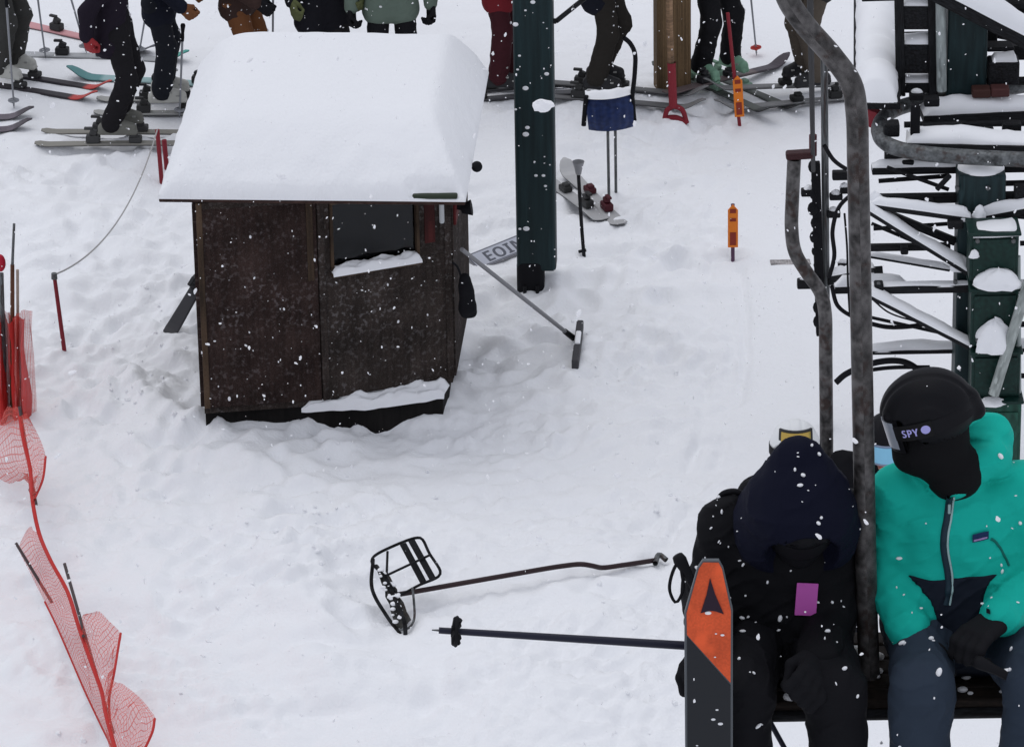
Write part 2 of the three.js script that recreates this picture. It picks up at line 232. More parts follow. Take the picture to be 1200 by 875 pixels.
// head: helmet, goggles (frame, lens, strap), neck gaiter; face +z
function headGear(parent, pos, yaw, pitch, o) {
  const cell = o.cell, q = new THREE.Matrix4().makeRotationFromEuler(new THREE.Euler(pitch, yaw, o.roll ?? 0, 'YXZ')).setPosition(...pos);
  const put = (name, geo, m, p = parent) => mesh(name, geo.applyMatrix4(q), m, p);
  if (o.face) {
    const f = blend([ellipsoid([0, 0, 0], [0.076, 0.11, 0.094]), capsule([0, -0.06, 0.04], [0, -0.085, 0.06], 0.05, 0.035), capsule([0, 0.01, 0.09], [0, -0.025, 0.108], 0.012, 0.016), capsule([-0.022, -0.058, 0.09], [0.022, -0.058, 0.09], 0.009, 0.009), capsule([0.078, 0, -0.005], [0.08, -0.03, -0.005], 0.014, 0.012), capsule([-0.078, 0, -0.005], [-0.08, -0.03, -0.005], 0.014, 0.012)], 0.018);
    put('face', surfaceNet(f, [-0.11, -0.14, -0.11], [0.11, 0.13, 0.14], Math.max(cell * 0.8, 0.005), (x, y, z) => (Math.abs(y + 0.058) < 0.012 && z > 0.07 && Math.abs(x) < 0.03 ? [0.4, 0.13, 0.12] : [0.5, 0.26, 0.2])), clothV(0.6));
  }
  const shell = ellipsoid([0, 0.035, -0.012], [0.118, 0.118, 0.138]);
  const cut = (x, y, z) => { const brow = smooth(-0.02, 0.075, z); return (lerp(-0.085, 0.055, brow)) - y; };
  const hel = (x, y, z) => { const d = Math.max(shell(x, y, z), cut(x, y, z)); return Math.max(d, -(ellipsoid([0, 0.01, 0.0], [0.1, 0.1, 0.118])(x, y, z))); };
  const bump = capsule([0, 0.03, -0.135], [0, -0.01, -0.145], 0.03, 0.026), brim = capsule([-0.06, 0.066, 0.1], [0.06, 0.066, 0.1], 0.01, 0.01);
  const groovef = (x, y, z) => { const d = smin(smin(hel(x, y, z), bump(x, y, z), 0.02), brim(x, y, z), 0.015); return d + (y > 0.05 ? 0.004 * smooth(0.85, 1, Math.abs(Math.sin(x * 48))) : 0); };
  const helmet = put('helmet', surfaceNet(groovef, [-0.15, -0.12, -0.2], [0.15, 0.18, 0.16], Math.max(cell * 0.75, 0.005)), o.helmet);
  if (o.gaiter) {
    const g = folds(blend([ellipsoid([0, -0.075, 0.012], [0.093, 0.09, 0.108]), capsule([0, -0.05, 0.08], [0, -0.1, 0.085], 0.03, 0.035), capsule([0, -0.12, -0.01], [0, -0.17, -0.03], 0.08, 0.088), ellipsoid([0, -0.01, -0.02], [0.09, 0.1, 0.1])], 0.03), 0.004, 3.3);
    put('neck_gaiter', surfaceNet(g, [-0.15, -0.33, -0.16], [0.15, 0.12, 0.16], Math.max(cell * 0.75, 0.006)), o.gaiter);
  }
  // goggles as bent sheets with thickness
  const band = (a0, a1, y0, y1, rx, rz, th, bulge = 0) => { const n = 28, geo = []; const pt = (a, y, r) => [Math.sin(a) * (rx + r + bulge * Math.cos(clamp(a, -1.5, 1.5)) * (1 - (2 * (y - y0) / (y1 - y0) - 1) ** 2)), y, -0.005 + Math.cos(a) * (rz + r)]; const at2 = (u) => lerp(a0, a1, u);
    geo.push(grid(n, 4, (u, v) => [...pt(at2(u), lerp(y0, y1, v), th), u, v]), grid(n, 4, (u, v) => [...pt(at2(u), lerp(y1, y0, v), 0), u, v]), grid(n, 1, (u, v) => [...pt(at2(u), y1, lerp(th, 0, v)), u, v]), grid(n, 1, (u, v) => [...pt(at2(u), y0, lerp(0, th, v)), u, v]));
    return merge(geo); };
  const gl = o.goggleLift ?? 0, lifted = (g) => g.scale(1 - gl * 1.2, 1, 1 - gl * 0.6).translate(0, gl, 0);
  const frame = put('goggles', lifted(band(-0.88, 0.88, -0.048, 0.058, 0.1, 0.112, 0.012, 0.004)), o.frame);
  put('lens', lifted(band(-0.74, 0.74, -0.036, 0.047, 0.106, 0.122, 0.006, 0.004)), o.lens, frame);
  const strap = put('strap', band(0.86, 2 * Math.PI - 0.86, 0.0, 0.042, 0.117, 0.14, 0.004), o.strap ?? blackRubber, frame);
  if (o.text) put('strap_lettering', grid(16, 2, (u, v) => { const a = lerp(0.98, 1.7, u); return [Math.sin(a) * 0.1225, lerp(-0.002, 0.046, 1 - v), -0.005 + Math.cos(a) * 0.1455, u, 1 - v]; }), o.text, strap);
  return helmet;
}
function snowSpecks(parent, source, count, seed, size, name = 'snow_specks') {
  const r = rng(seed), p = source.geometry.attributes.position, n = source.geometry.attributes.normal, list = [];
  for (let k = 0, tries = 0; k < count && tries < count * 30; tries++) { const i = Math.floor(r() * p.count), ny = n.getY(i), nz = n.getZ(i); if (ny + 0.6 * nz < 0.25 + 0.5 * r()) continue; const s = size * (0.35 + r() * r() * 1.1); list.push(new THREE.IcosahedronGeometry(s * 0.8, 1).scale(1 + 0.9 * r(), 0.6 + 0.4 * r(), 1).rotateZ(r() * 3).translate(p.getX(i), p.getY(i) + s * 0.2, p.getZ(i) + s * 0.2)); k++; }
  if (list.length) mesh(name, merge(list), snowPatch, parent, 'stuff');
}
// a person from a table of joints; jacket, gloves, boots and head gear are worn over one continuous body
function person(root, J, o) {
  const c = o.cell, B = [], sides = ['l', 'r'];
  for (const s of sides) {
    B.push([J['hip_' + s], J['knee_' + s], 0.105, 0.088, 'leg'], [J['knee_' + s], J['ankle_' + s], 0.088, 0.092, 'leg']);
    B.push([J['shoulder_' + s], J['elbow_' + s], 0.058, 0.048, 'arm'], [J['elbow_' + s], J['wrist_' + s], 0.048, 0.036, 'arm'], [J.chest, J['shoulder_' + s], 0.085, 0.055, 'torso']);
  }
  B.push([J.hip_l, J.hip_r, 0.115, 0.115, 'leg'], [J.pelvis, J.chest, 0.115, 0.11, 'torso'], [J.chest, J.neck, 0.085, 0.055, 'torso'], [J.neck, J.head, 0.055, 0.085, 'head']);
  const body = boneMesh('body', B, 0.04, c, cloth(...o.pants), root, o.pantFold ?? 0.012, o.seed);
  const hem = o.hem ?? add(J.pelvis, [0, -0.1, 0]), JB = [];
  for (const s of sides) JB.push([J['shoulder_' + s], J['elbow_' + s], 0.085, 0.07], [J['elbow_' + s], add(mul(J['elbow_' + s], 0.04), mul(J['wrist_' + s], 0.96)), 0.072, 0.063], [add(J.chest, [0, 0.02, 0]), J['shoulder_' + s], 0.13, 0.082]);
  const torsoFrom = JB.length, hw = o.hemWidth ?? 0.07;
  JB.push([add(hem, [-hw, 0, 0]), add(J.chest, [-0.05, 0, 0]), 0.15, 0.135], [add(hem, [hw, 0, 0]), add(J.chest, [0.05, 0, 0]), 0.15, 0.135], [J.chest, add(J.neck, [0, -0.02, -0.01]), 0.13, 0.085]);
  if (o.hoodDown) JB.push([add(J.neck, [-0.09, 0.0, -0.03]), add(J.neck, [0, 0.03, -0.13]), 0.05, 0.07], [add(J.neck, [0.115, 0.06, -0.07]), add(J.neck, [0.02, 0.05, -0.13]), 0.062, 0.07], [add(J.neck, [-0.075, 0.015, 0.03]), add(J.neck, [0.0, -0.005, 0.075]), 0.045, 0.042], [add(J.neck, [0.0, -0.005, 0.075]), add(J.neck, [0.1, 0.03, 0.03]), 0.042, 0.05], [add(J.neck, [0.12, 0.03, 0.0]), add(J.neck, [0.11, 0.07, -0.08]), 0.05, 0.06]);
  const caps = JB.map((b) => capsule(...b));
  const jc = o.jacketColour ? (x, y, z) => { let best = 0, d = 1e9; caps.forEach((f, i) => { const e = f(x, y, z); if (e < d) { d = e; best = i; } }); const sleeve = Math.min(caps[0](x, y, z), caps[1](x, y, z), caps[3](x, y, z), caps[4](x, y, z)) < 0.018; return o.jacketColour(x, y, z, !sleeve); } : null;
  const jacket = boneMesh('jacket', JB, o.jacketBlend ?? 0.05, c, jc ? clothV(0.75) : cloth(...o.jacket), root, o.foldAmp ?? 0.009, o.seed + 5, jc);
  for (const s of sides) {
    const w = J['wrist_' + s], e = J['elbow_' + s], dir = o['hand_' + s] ?? add(w, mul(e, -1));
    glove(root, w, dir, o['palm_' + s] ?? [s === 'l' ? 0.6 : -0.6, -0.5, 0.6], s === 'l' ? 1 : -1, o.glove, Math.max(c * 0.5, 0.005), o.gloveSize ?? 1.12);
    boot(root, J['ankle_' + s], J['knee_' + s], o.footTurn ?? 0, o.boot, Math.max(c * 0.7, 0.008));
  }
  if (!o.noHead) headGear(root, J.head, o.headYaw ?? 0, o.headPitch ?? 0.15, { cell: c, helmet: o.helmet ?? blackRubber, frame: o.frame ?? blackRubber, lens: o.lens ?? mat(0.02, 0.03, 0.06, 0.1), gaiter: o.gaiter, face: o.face, strap: o.strap, text: o.text, roll: o.headRoll, goggleLift: o.goggleLift });
  return { body, jacket };
}
const STAND = () => ({ hip_l: [-0.1, 0.93, -0.03], hip_r: [0.1, 0.93, -0.03], knee_l: [-0.13, 0.53, 0.1], knee_r: [0.13, 0.53, 0.1], ankle_l: [-0.13, 0.13, 0], ankle_r: [0.13, 0.13, 0], pelvis: [0, 0.98, -0.03], chest: [0, 1.32, 0.02], neck: [0, 1.5, 0.05], head: [0, 1.66, 0.08], shoulder_l: [-0.2, 1.42, 0.02], shoulder_r: [0.2, 1.42, 0.02], elbow_l: [-0.3, 1.16, 0.03], elbow_r: [0.3, 1.16, 0.03], wrist_l: [-0.27, 1.02, 0.25], wrist_r: [0.27, 1.02, 0.25] });

// ---------------------------------------------------------------- skis and poles
function skiGeometry(L, w, topColour, tipColour, tipLen, tail = 0.015) {
  const n = 40, P = [], C = [], I = [];
  for (let i = 0; i <= n; i++) {
    const s = i / n, z = (s - 0.5) * L, e = Math.min(1, Math.sqrt(Math.max(0.02, (1 - s) / 0.07)), Math.sqrt(Math.max(0.15, s / 0.03)));
    const ww = w * 0.5 * (1 - 0.28 * Math.sin(Math.PI * clamp(s * 1.05, 0, 1))) * e * 1.12, y = 0.085 * smooth(0.84, 1.0, s) ** 1.6 + tail * smooth(0.07, 0, s), t = 0.009 + 0.011 * Math.sin(Math.PI * s);
    for (const [a, b] of [[-1, 0], [-1, t * 0.7], [-0.86, t], [0.86, t], [1, t * 0.7], [1, 0]]) { P.push(a * ww, y + b, z); const col = s > 1 - tipLen ? tipColour : topColour; C.push(...(b === 0 ? [0.03, 0.03, 0.035] : col)); }
    if (i) for (let k = 0; k < 6; k++) { const a = (i - 1) * 6 + k, b = (i - 1) * 6 + (k + 1) % 6; I.push(a, a + 6, b, b, a + 6, b + 6); }
  }
  const m = n * 6; I.push(0, 1, 2, 0, 2, 3, 0, 3, 4, 0, 4, 5, m, m + 2, m + 1, m, m + 3, m + 2, m, m + 4, m + 3, m, m + 5, m + 4);
  let g = new THREE.BufferGeometry(); g.setAttribute('position', new THREE.BufferAttribute(new Float32Array(P), 3)); g.setAttribute('color', new THREE.BufferAttribute(new Float32Array(C), 3)); g.setAttribute('uv', new THREE.BufferAttribute(new Float32Array(P.length / 3 * 2), 2)); g.setIndex(I);
  g = g.toNonIndexed(); g.computeVertexNormals(); return g;
}
const bindingToe = merge([rbox(0.075, 0.045, 0.1, 0.012).translate(0, 0.03, 0.0), rbox(0.05, 0.03, 0.06, 0.01).translate(0, 0.06, -0.01)]);
const bindingHeel = merge([rbox(0.07, 0.06, 0.11, 0.012).translate(0, 0.035, 0), rbox(0.045, 0.05, 0.06, 0.012).rotateX(0.4).translate(0, 0.085, 0.005), rbox(0.03, 0.02, 0.07, 0.006).translate(0, 0.12, -0.03)]);
function ski(label, group, L, w, top, tip, tipLen, bind = [0.02, 0.02, 0.022]) {
  const t = thing('ski', label, 'ski', group);
  mesh('top_sheet', skiGeometry(L, w, top, tip, tipLen), mat(1, 1, 1, 0.45, { vertexColors: true }), t);
  const bm = mat(...bind, 0.5);
  mesh('toe_binding', bindingToe, bm, t).position.set(0, 0.015, 0.09 - 0.04 * L); mesh('heel_binding', bindingHeel, bm, t).position.set(0, 0.015, -0.24 - 0.04 * L);
  return t;
}
function layTilt(t, p, yaw, L) { // settle a ski on the bumps of the snow along its length
  const d = V(Math.sin(yaw), 0, Math.cos(yaw)), H = []; for (let k = -4; k <= 4; k++) { const s = k / 4 * 0.46 * L; H.push([s, Math.max(...[-0.04, 0, 0.04].map((o) => groundH(p.x + d.x * s + d.z * o, p.z + d.z * s - d.x * o)))]); }
  const front = Math.max(...H.slice(5).map((h) => h[1])), back = Math.max(...H.slice(0, 4).map((h) => h[1])), slope = (front - back) / (0.5 * L); let y = -1; for (const [s, h] of H) y = Math.max(y, h - slope * s);
  t.position.set(p.x, y - 0.006, p.z); t.rotation.order = 'YXZ'; t.rotation.y = yaw; t.rotation.x = -Math.atan(slope); return y;
}
function skiBetween(tailPx, tipPx, L, label, group, w, top, tip, tipLen, bind, anchor = 'tip') {
  const a = G(...tailPx), b = G(...tipPx), d = b.clone().sub(a).setY(0).normalize(), yaw = Math.atan2(d.x, d.z), t = ski(label, group, L, w, top, tip, tipLen, bind);
  const p = anchor === 'tip' ? b.addScaledVector(d, -L / 2) : a.addScaledVector(d, L / 2); layTilt(t, p, yaw, L); return t;
}
function skiPole(label, group, tipP, gripP, shaftMat, basketMat, gripMat = blackRubber, strap = true, r = 0.008) {
  const t = thing('ski_pole', label, 'ski pole', group), d = gripP.clone().sub(tipP).normalize(), on = (s) => tipP.clone().addScaledVector(d, s);
  mesh('shaft', rod(on(0.02), gripP, r * 0.75, r * 1.1, 12), shaftMat, t);
  mesh('tip', rod(tipP, on(0.04), 0.002, 0.005, 8), steel, t);
  const bk = []; bk.push(rod(on(0.055), on(0.075), 0.016, 0.012)); for (let k = 0; k < 4; k++) { const a = k * Math.PI / 2, x = V(0, 1, 0).cross(d); if (x.lengthSq() < 1e-3) x.set(1, 0, 0); x.normalize(); const y = d.clone().cross(x); const q = x.multiplyScalar(Math.cos(a)).addScaledVector(y, Math.sin(a)); bk.push(rod(on(0.065).addScaledVector(q, 0.008), on(0.072).addScaledVector(q, 0.04), 0.01, 0.014, 8)); }
  const ring = new THREE.TorusGeometry(0.04, 0.006, 6, 20); ring.applyMatrix4(new THREE.Matrix4().makeRotationFromQuaternion(new THREE.Quaternion().setFromUnitVectors(V(0, 0, 1), d))).translate(...on(0.07).toArray()); bk.push(ring);
  mesh('basket', merge(bk), basketMat, t);
  const g0 = gripP.clone().addScaledVector(d, -0.13), gg = new THREE.LatheGeometry([[0.0, -0.07], [0.013, -0.07], [0.015, -0.04], [0.013, 0], [0.016, 0.03], [0.02, 0.06], [0.016, 0.075], [0, 0.078]].map(([x, y]) => new THREE.Vector2(x, y)), 12);
  const gm = mesh('grip', orient(gg, g0.clone().addScaledVector(d, 0.0), g0.clone().addScaledVector(d, 0.14)), gripMat, t);
  if (strap) { const e = gripP, pts = [e, e.clone().add(V(-0.02, -0.03, 0.01)), e.clone().add(V(-0.03, -0.09, 0.012)), e.clone().add(V(-0.012, -0.13, 0.012)), e.clone().add(V(0.008, -0.09, 0.012)), e.clone().add(V(0.004, -0.03, 0.01))]; mesh('strap', tube(pts, 0.005, 30, 6, true), blackRubber, gm); }
  rebase(t, tipP.clone()); return t;
}

// ---------------------------------------------------------------- operator hut
const wallWood = mat(1, 1, 1, 0.9, { specularIntensity: 0.1, map: frostBoards(21, [0.238, 0.19, 0.177]), bumpMap: woodNoise, bumpScale: 0.004 });
const wallGrey = mat(1, 1, 1, 0.9, { specularIntensity: 0.1, map: frostBoards(22, [0.255, 0.225, 0.21]), bumpMap: woodNoise, bumpScale: 0.004 });
const trimWood = mat(0.1, 0.068, 0.045, 0.8, { map: woodNoise, bumpMap: woodNoise, bumpScale: 0.003 });
const hutBase = G(240, 494).add(V(0, -0.03, 0)), hutYaw = -4 * Math.PI / 180, hut = thing('operator_hut', 'dark brown plywood lift operator hut under a thick loaf of roof snow', 'hut');
hut.position.copy(hutBase); hut.rotation.y = hutYaw;
const hutLocal = (p) => p.clone().sub(hutBase).applyAxisAngle(up, -hutYaw);
{
  const pB = hutLocal(onY(378, 489, hutBase.y)), pC = hutLocal(onY(531, 462, hutBase.y)), pA = V(0, 0, 0), pD = V(pC.x + 0.01, 0, -1.75), pE = V(0.01, 0, -1.75);
  pB.y = pC.y = 0;
  const y0 = 0.14, yT = onZ(229, 236, hutBase.z).y - hutBase.y;
  const panel = (p, q, a, b, th, out = 0) => { const d = q.clone().sub(p).setY(0), L = d.length(); d.normalize(); const nrmv = V(-d.z, 0, d.x); const g = rbox(L, b - a, th, 0.006); const uvA = g.attributes.uv, pos = g.attributes.position; for (let i = 0; i < pos.count; i++) uvA.setXY(i, pos.getX(i) * 0.8 + a, pos.getY(i) * 0.8); return g.applyMatrix4(new THREE.Matrix4().makeBasis(d, up, nrmv).setPosition(p.x + d.x * L / 2 + nrmv.x * out, (a + b) / 2, p.z + d.z * L / 2 + nrmv.z * out)); };
  const mix = (p, q, t) => p.clone().lerp(q, t);
  const frontWall = mesh('front_wall', panel(pA, pB, y0, yT, 0.05), wallWood, hut);
  const bc = pC.clone().sub(pB), bcL = bc.length(); bc.normalize();
  const s0 = 0.09, s1 = 0.76, w0 = lerp(y0, yT, 0.62), w1 = yT - 0.05;
  const angled = mesh('angled_wall', merge([panel(pB, pC, y0, w0, 0.05), panel(pB, mix(pB, pC, s0), w0, yT, 0.05), panel(mix(pB, pC, s1), pC, w0, yT, 0.05), panel(mix(pB, pC, s0), mix(pB, pC, s1), w1, yT, 0.05)]), wallGrey, hut);
  mesh('side_wall', panel(pC, pD, y0, yT, 0.05), wallGrey, hut); mesh('rear_wall', panel(pD, pE, y0, yT, 0.05), wallGrey, hut); mesh('side_wall', panel(pE, pA, y0, yT, 0.05), wallWood, hut);
  const floorShape = new THREE.Shape([pA, pB, pC, pD, pE].map((p) => new THREE.Vector2(p.x, -p.z)));
  mesh('floor', new THREE.ExtrudeGeometry(floorShape, { depth: 0.05, bevelEnabled: false }).rotateX(-Math.PI / 2).translate(0, 0.09, 0), wallGrey, hut);
  // window
  const wa = mix(pB, pC, s0), wb = mix(pB, pC, s1), win = new THREE.Group(); win.name = 'window'; hut.add(win);
  const th = 0.035;
  mesh('frame', merge([panel(wa, wb, w1 - 0.035, w1 - 0.001, 0.06, 0.012), panel(wa, wb, w0 + 0.001, w0 + 0.035, 0.06, 0.012), panel(wa, mix(wa, wb, th), w0 + 0.035, w1 - 0.035, 0.06, 0.012), panel(mix(wa, wb, 1 - th), wb, w0 + 0.035, w1 - 0.035, 0.06, 0.012)]), trimWood, win);
  mesh('pane', panel(mix(wa, wb, th), mix(wa, wb, 1 - th), w0 + 0.03, w1 - 0.03, 0.006), new THREE.MeshPhysicalMaterial({ color: new THREE.Color().setRGB(0.3, 0.35, 0.42), roughness: 0.12, specularIntensity: 0.6, transmission: 1, thickness: 0, side: THREE.DoubleSide }), win);
  const sn = V(-bc.z, 0, bc.x);
  mesh('sill_snow', grid(40, 8, (u, v) => { const p = wa.clone().lerp(wb, lerp(0.0, 1.0, u)).addScaledVector(sn, 0.02 + 0.065 * v), e = smooth(0, 0.04, u) * smooth(1, 0.96, u), h = e * (0.046 + 0.03 * N3(u * 6, v * 2, 1) + 0.012 * N3(u * 25, v * 5, 3)) * Math.sqrt(Math.max(0, 1 - v ** 3)); return [p.x, w0 + 0.004 + h - (v === 1 ? 0.02 : 0), p.z]; }), snowPatch, win);
  mesh('sill', panel(wa, wb, w0 - 0.03, w0 + 0.002, 0.06, 0.05), trimWood, win);
  // trim boards and posts
  for (const [p, q, a, b, o, m] of [[mix(pA, pB, 0), mix(pA, pB, 0.05), y0, yT, 0.02, trimWood], [mix(pA, pB, 0.915), mix(pA, pB, 0.97), yT - 0.62, yT, 0.022, trimWood], [mix(pB, pC, 0.0), mix(pB, pC, 0.05), y0, yT, 0.022, wallGrey], [mix(pB, pC, 0.95), mix(pB, pC, 1.0), y0, yT, 0.022, wallGrey], [mix(pA, pB, 0.05), mix(pA, pB, 0.915), yT - 0.05, yT, 0.02, wallGrey]]) mesh('trim_board', panel(p, q, a, b, 0.03, o), m, hut);
  mesh('red_panel', panel(mix(pB, pC, 0.8), mix(pB, pC, 0.88), yT - 0.48, yT - 0.16, 0.012, 0.03), mat(0.085, 0.018, 0.018, 0.8, { map: woodNoise }), hut);
  mesh('red_panel', panel(mix(pC, pD, 0.02), mix(pC, pD, 0.2), yT - 0.4, yT - 0.06, 0.02, 0.035), mat(0.14, 0.018, 0.02, 0.7, { map: woodNoise }), hut);
  mesh('tube_light', rbox(0.035, 0.26, 0.035, 0.015).translate(pC.x - 0.045, yT - 0.22, pC.z + 0.06), mat(0.5, 0.52, 0.53, 0.4), hut);
  const horn = pC.clone().add(V(0.03, yT - 0.3, -0.12));
  mesh('horn', merge([rod(horn, horn.clone().add(V(0.05, -0.01, 0)), 0.02), new THREE.CylinderGeometry(0.055, 0.03, 0.07, 16).rotateZ(-1.4).translate(horn.x + 0.08, horn.y - 0.015, horn.z)]), blackRubber, hut);
  // skid base with the snowy step in front of the angled wall
  const P1 = hutLocal(onY(440, 486, hutBase.y)), P2 = hutLocal(onY(519, 474, hutBase.y));
  const baseShape = new THREE.Shape([V(0.0, 0, -0.04), V(pB.x, 0, pB.z - 0.04), V(P1.x, 0, P1.z), V(P2.x, 0, P2.z), V(pC.x - 0.03, 0, pC.z - 0.05), V(pD.x - 0.05, 0, pD.z + 0.06), V(0.03, 0, -1.7)].map((p) => new THREE.Vector2(p.x, -p.z)));
  mesh('skid_base', new THREE.ExtrudeGeometry(baseShape, { depth: 0.24, bevelEnabled: false }).rotateX(-Math.PI / 2).translate(0, -0.16, 0), mat(0.012, 0.011, 0.011, 0.9, { map: woodNoise }), hut);
  const tri = [V(pB.x - 0.14, 0, pB.z + 0.035), V(P1.x, 0, P1.z + 0.02), V(P2.x + 0.01, 0, P2.z + 0.02), V(pC.x - 0.02, 0, pC.z + 0.03)];
  mesh('step_snow', grid(36, 12, (u, v) => { const a = tri[0].clone().lerp(tri[3], u), b = u < 0.45 ? tri[0].clone().lerp(tri[1], u / 0.45) : tri[1].clone().lerp(tri[2], (u - 0.45) / 0.55), p = a.lerp(b, v), e = Math.sqrt(Math.max(0, 1 - v ** 4)) * smooth(0, 0.08, u) * smooth(1, 0.96, u); return [p.x, 0.082 + e * (0.055 + 0.05 * N3(u * 7, v * 2.5, 2) + 0.02 * N3(u * 22, v * 7, 4)) - (v === 1 ? 0.03 : 0), p.z + 0.03 * v * N3(u * 9, 2, 6)]; }), snowPatch, hut);
  // roof
  const ry = yT + 0.012, fl = hutLocal(onY(186, 233, hutBase.y + ry + 0.02)), fr = hutLocal(onY(545, 237, hutBase.y + ry + 0.02)), rw = fr.x - fl.x, rz = Math.max(fl.z, 0.05), rd = 2.3;
  mesh('roof', rbox(rw, 0.04, rd, 0.008).translate(fl.x + rw / 2, ry + 0.02, rz - rd / 2), mat(0.07, 0.04, 0.035, 0.8, { map: woodNoise }), hut);
  mesh('flashing', rbox(0.3, 0.03, 0.06, 0.01).rotateZ(0.02).translate(fr.x - 0.2, ry + 0.06, rz - 0.02), mat(0.03, 0.04, 0.025, 0.7), hut);
  const nu = 90, nv = 90;
  mesh('roof_snow', grid(nu, nv, (u, v) => {
    const su = clamp(u * 1.02 - 0.01, 0, 1), sv = clamp(v * 1.02 - 0.01, 0, 1);
    let x = fl.x - 0.005 + (rw + 0.01) * su, z = rz + 0.012 - (rd + 0.02) * sv;
    const dl = su * rw, dr = (1 - su) * rw, df = sv * rd, db = (1 - sv) * rd;
    const side = (d, w, p) => 1 - Math.pow(1 - clamp(d / w, 0, 1), p);
    const hl = side(dl, 0.5, 2.1), hr = side(dr, 0.33, 1.5), hf = 0.12 * side(df, 0.05, 2) + 0.88 * side(df, 0.8, 1.75), hb = side(db, 0.4, 2);
    const sm = (a, b) => smin(a, b, 0.22), m = Math.max(0, smin(sm(hl, sm(hf, hb)), hr, 0.1));
    const notch = smooth(0.33, 0.28, Math.abs(x - (fr.x - 0.2)) * 1.6) * smooth(0.09, 0.02, df);
    let h = 0.44 * m * (1 - notch) + 0.035 * Math.max(0, N3(x * 6, z * 6, 11) + 0.2) * (1 - m) + 0.014 * N3(x * 2.2, z * 2.2, 6) * m + 0.004 * N3(x * 8, z * 8, 2) * m;
    const edge = u === 0 || u === 1 || v === 0 || v === 1;
    return [x, ry + (edge ? 0.03 : 0.045 + h), z, x / 0.9, z / 0.9];
  }), snowMat, hut);
  const lampP = V(fr.x + 0.0, ry + 0.02, rz - 0.62);
  mesh('side_lamp', merge([rod(lampP, lampP.clone().add(V(0.03, 0, 0)), 0.012), new THREE.SphereGeometry(0.038, 14, 10).translate(lampP.x + 0.036, lampP.y, lampP.z)]), blackRubber, hut);
  // flecks of snow stuck to the boards
  const r = rng(77), fl2 = [];
  for (let k = 0; k < 26; k++) { const onAB = r() < 0.5, t = r(), y = lerp(y0 + 0.05, onAB ? yT : w0, r()), p = onAB ? mix(pA, pB, t) : mix(pB, pC, t), n = onAB ? V(0, 0, 1) : sn, s = 0.006 + 0.02 * r() ** 3; fl2.push(new THREE.IcosahedronGeometry(s * 0.8, 1).scale(1.3, 0.8, 0.6).rotateZ(r() * 3).translate(p.x + n.x * 0.028, y, p.z + n.z * 0.028)); }
  mesh('snow_flecks', merge(fl2), snowPatch, hut, 'stuff');
}

// ---------------------------------------------------------------- green lift post beside the hut
{
  const p = G(627, 338), t = thing('steel_post', 'tall dark green square steel post standing beside the hut', 'post');
  mesh('column', rbox(0.285, 6.4, 0.2, 0.03, 3).translate(0.015, 3.35, -0.05), greenPaint, t);
  mesh('foot', rbox(0.2, 0.36, 0.16, 0.05, 3).translate(-0.03, 0.06, -0.02), blackRubber, t);
  mesh('anchor_bolt', merge([-0.07, 0.02].map((x) => rod(V(x, -0.1, 0.07), V(x, 0.05, 0.07), 0.014))), darkSteel, t);
  const b0 = onZ(652, 24, p.z).sub(p), b1 = onZ(684, -4, p.z - 0.2).sub(p); mesh('bracket', merge([rod(b0.clone().add(V(-0.05, 0, 0)), b0, 0.02), rod(b0, b1, 0.018)]), darkSteel, t);
  const r = rng(5), fl = []; for (let k = 0; k < 26; k++) { const s = 0.006 + 0.02 * r() ** 3; fl.push(new THREE.IcosahedronGeometry(s * 0.8, 1).scale(1.2, 0.9, 0.5).translate(-0.12 + 0.27 * r(), 0.3 + 2.4 * r(), 0.052)); }
  mesh('snow_flecks', merge(fl), snowPatch, t, 'stuff'); t.position.copy(p); t.rotation.y = -0.06;
}
// ---------------------------------------------------------------- timber post
{
  const p = G(788, 103), t = thing('timber_post', 'thick brown square timber post behind the red handled shovel', 'post');
  mesh('timber', rbox(0.27, 4.2, 0.22, 0.012).translate(0, 1.9, 0), mat(0.24, 0.165, 0.092, 0.85, { map: woodNoise, bumpMap: woodNoise, bumpScale: 0.005 }), t);
  t.position.copy(p); t.rotation.y = 0.1;
}
// ---------------------------------------------------------------- tools stuck in the snow
function traced(name, label, category, base, build, group) { const t = thing(name, label, category, group); build(t); return rebase(t, base); }
{ // shovel upside down in front of the timber post: wooden shaft, red socket, D grip on the snow
  const g = G(792, 152), z = g.z + 0.07, q = (x, y, dz = 0) => onZ(x, y - 7, z + dz);
  traced('snow_shovel', 'upturned shovel with tan shaft and red grip leaning on the timber post', 'shovel', g, (t) => {
    mesh('shaft', tube([q(784, -30), q(785, 40), q(787, 92)], 0.027, 20), mat(0.36, 0.24, 0.15, 0.7, { map: woodNoise }), t);
    mesh('socket', tube([q(787, 80), q(788, 105), q(789, 132)], 0.034, 16), redStake, t);
    mesh('grip', merge([tube([q(789, 131), q(782, 136), q(779, 147)], 0.02, 14), tube([q(779, 146), q(792, 145), q(805, 151)], 0.024, 14), tube([q(789, 131), q(799, 135), q(805, 151)], 0.02, 14)]), redStake, t);
    const c = q(783, -70); mesh('blade', grid(16, 10, (u, v) => [c.x + (u - 0.5) * 0.3, c.y + 0.2 + (v - 0.5) * 0.4, c.z + 0.05 * (2 * u - 1) ** 2]), mat(0.3, 0.03, 0.03, 0.5), t);
  });
}
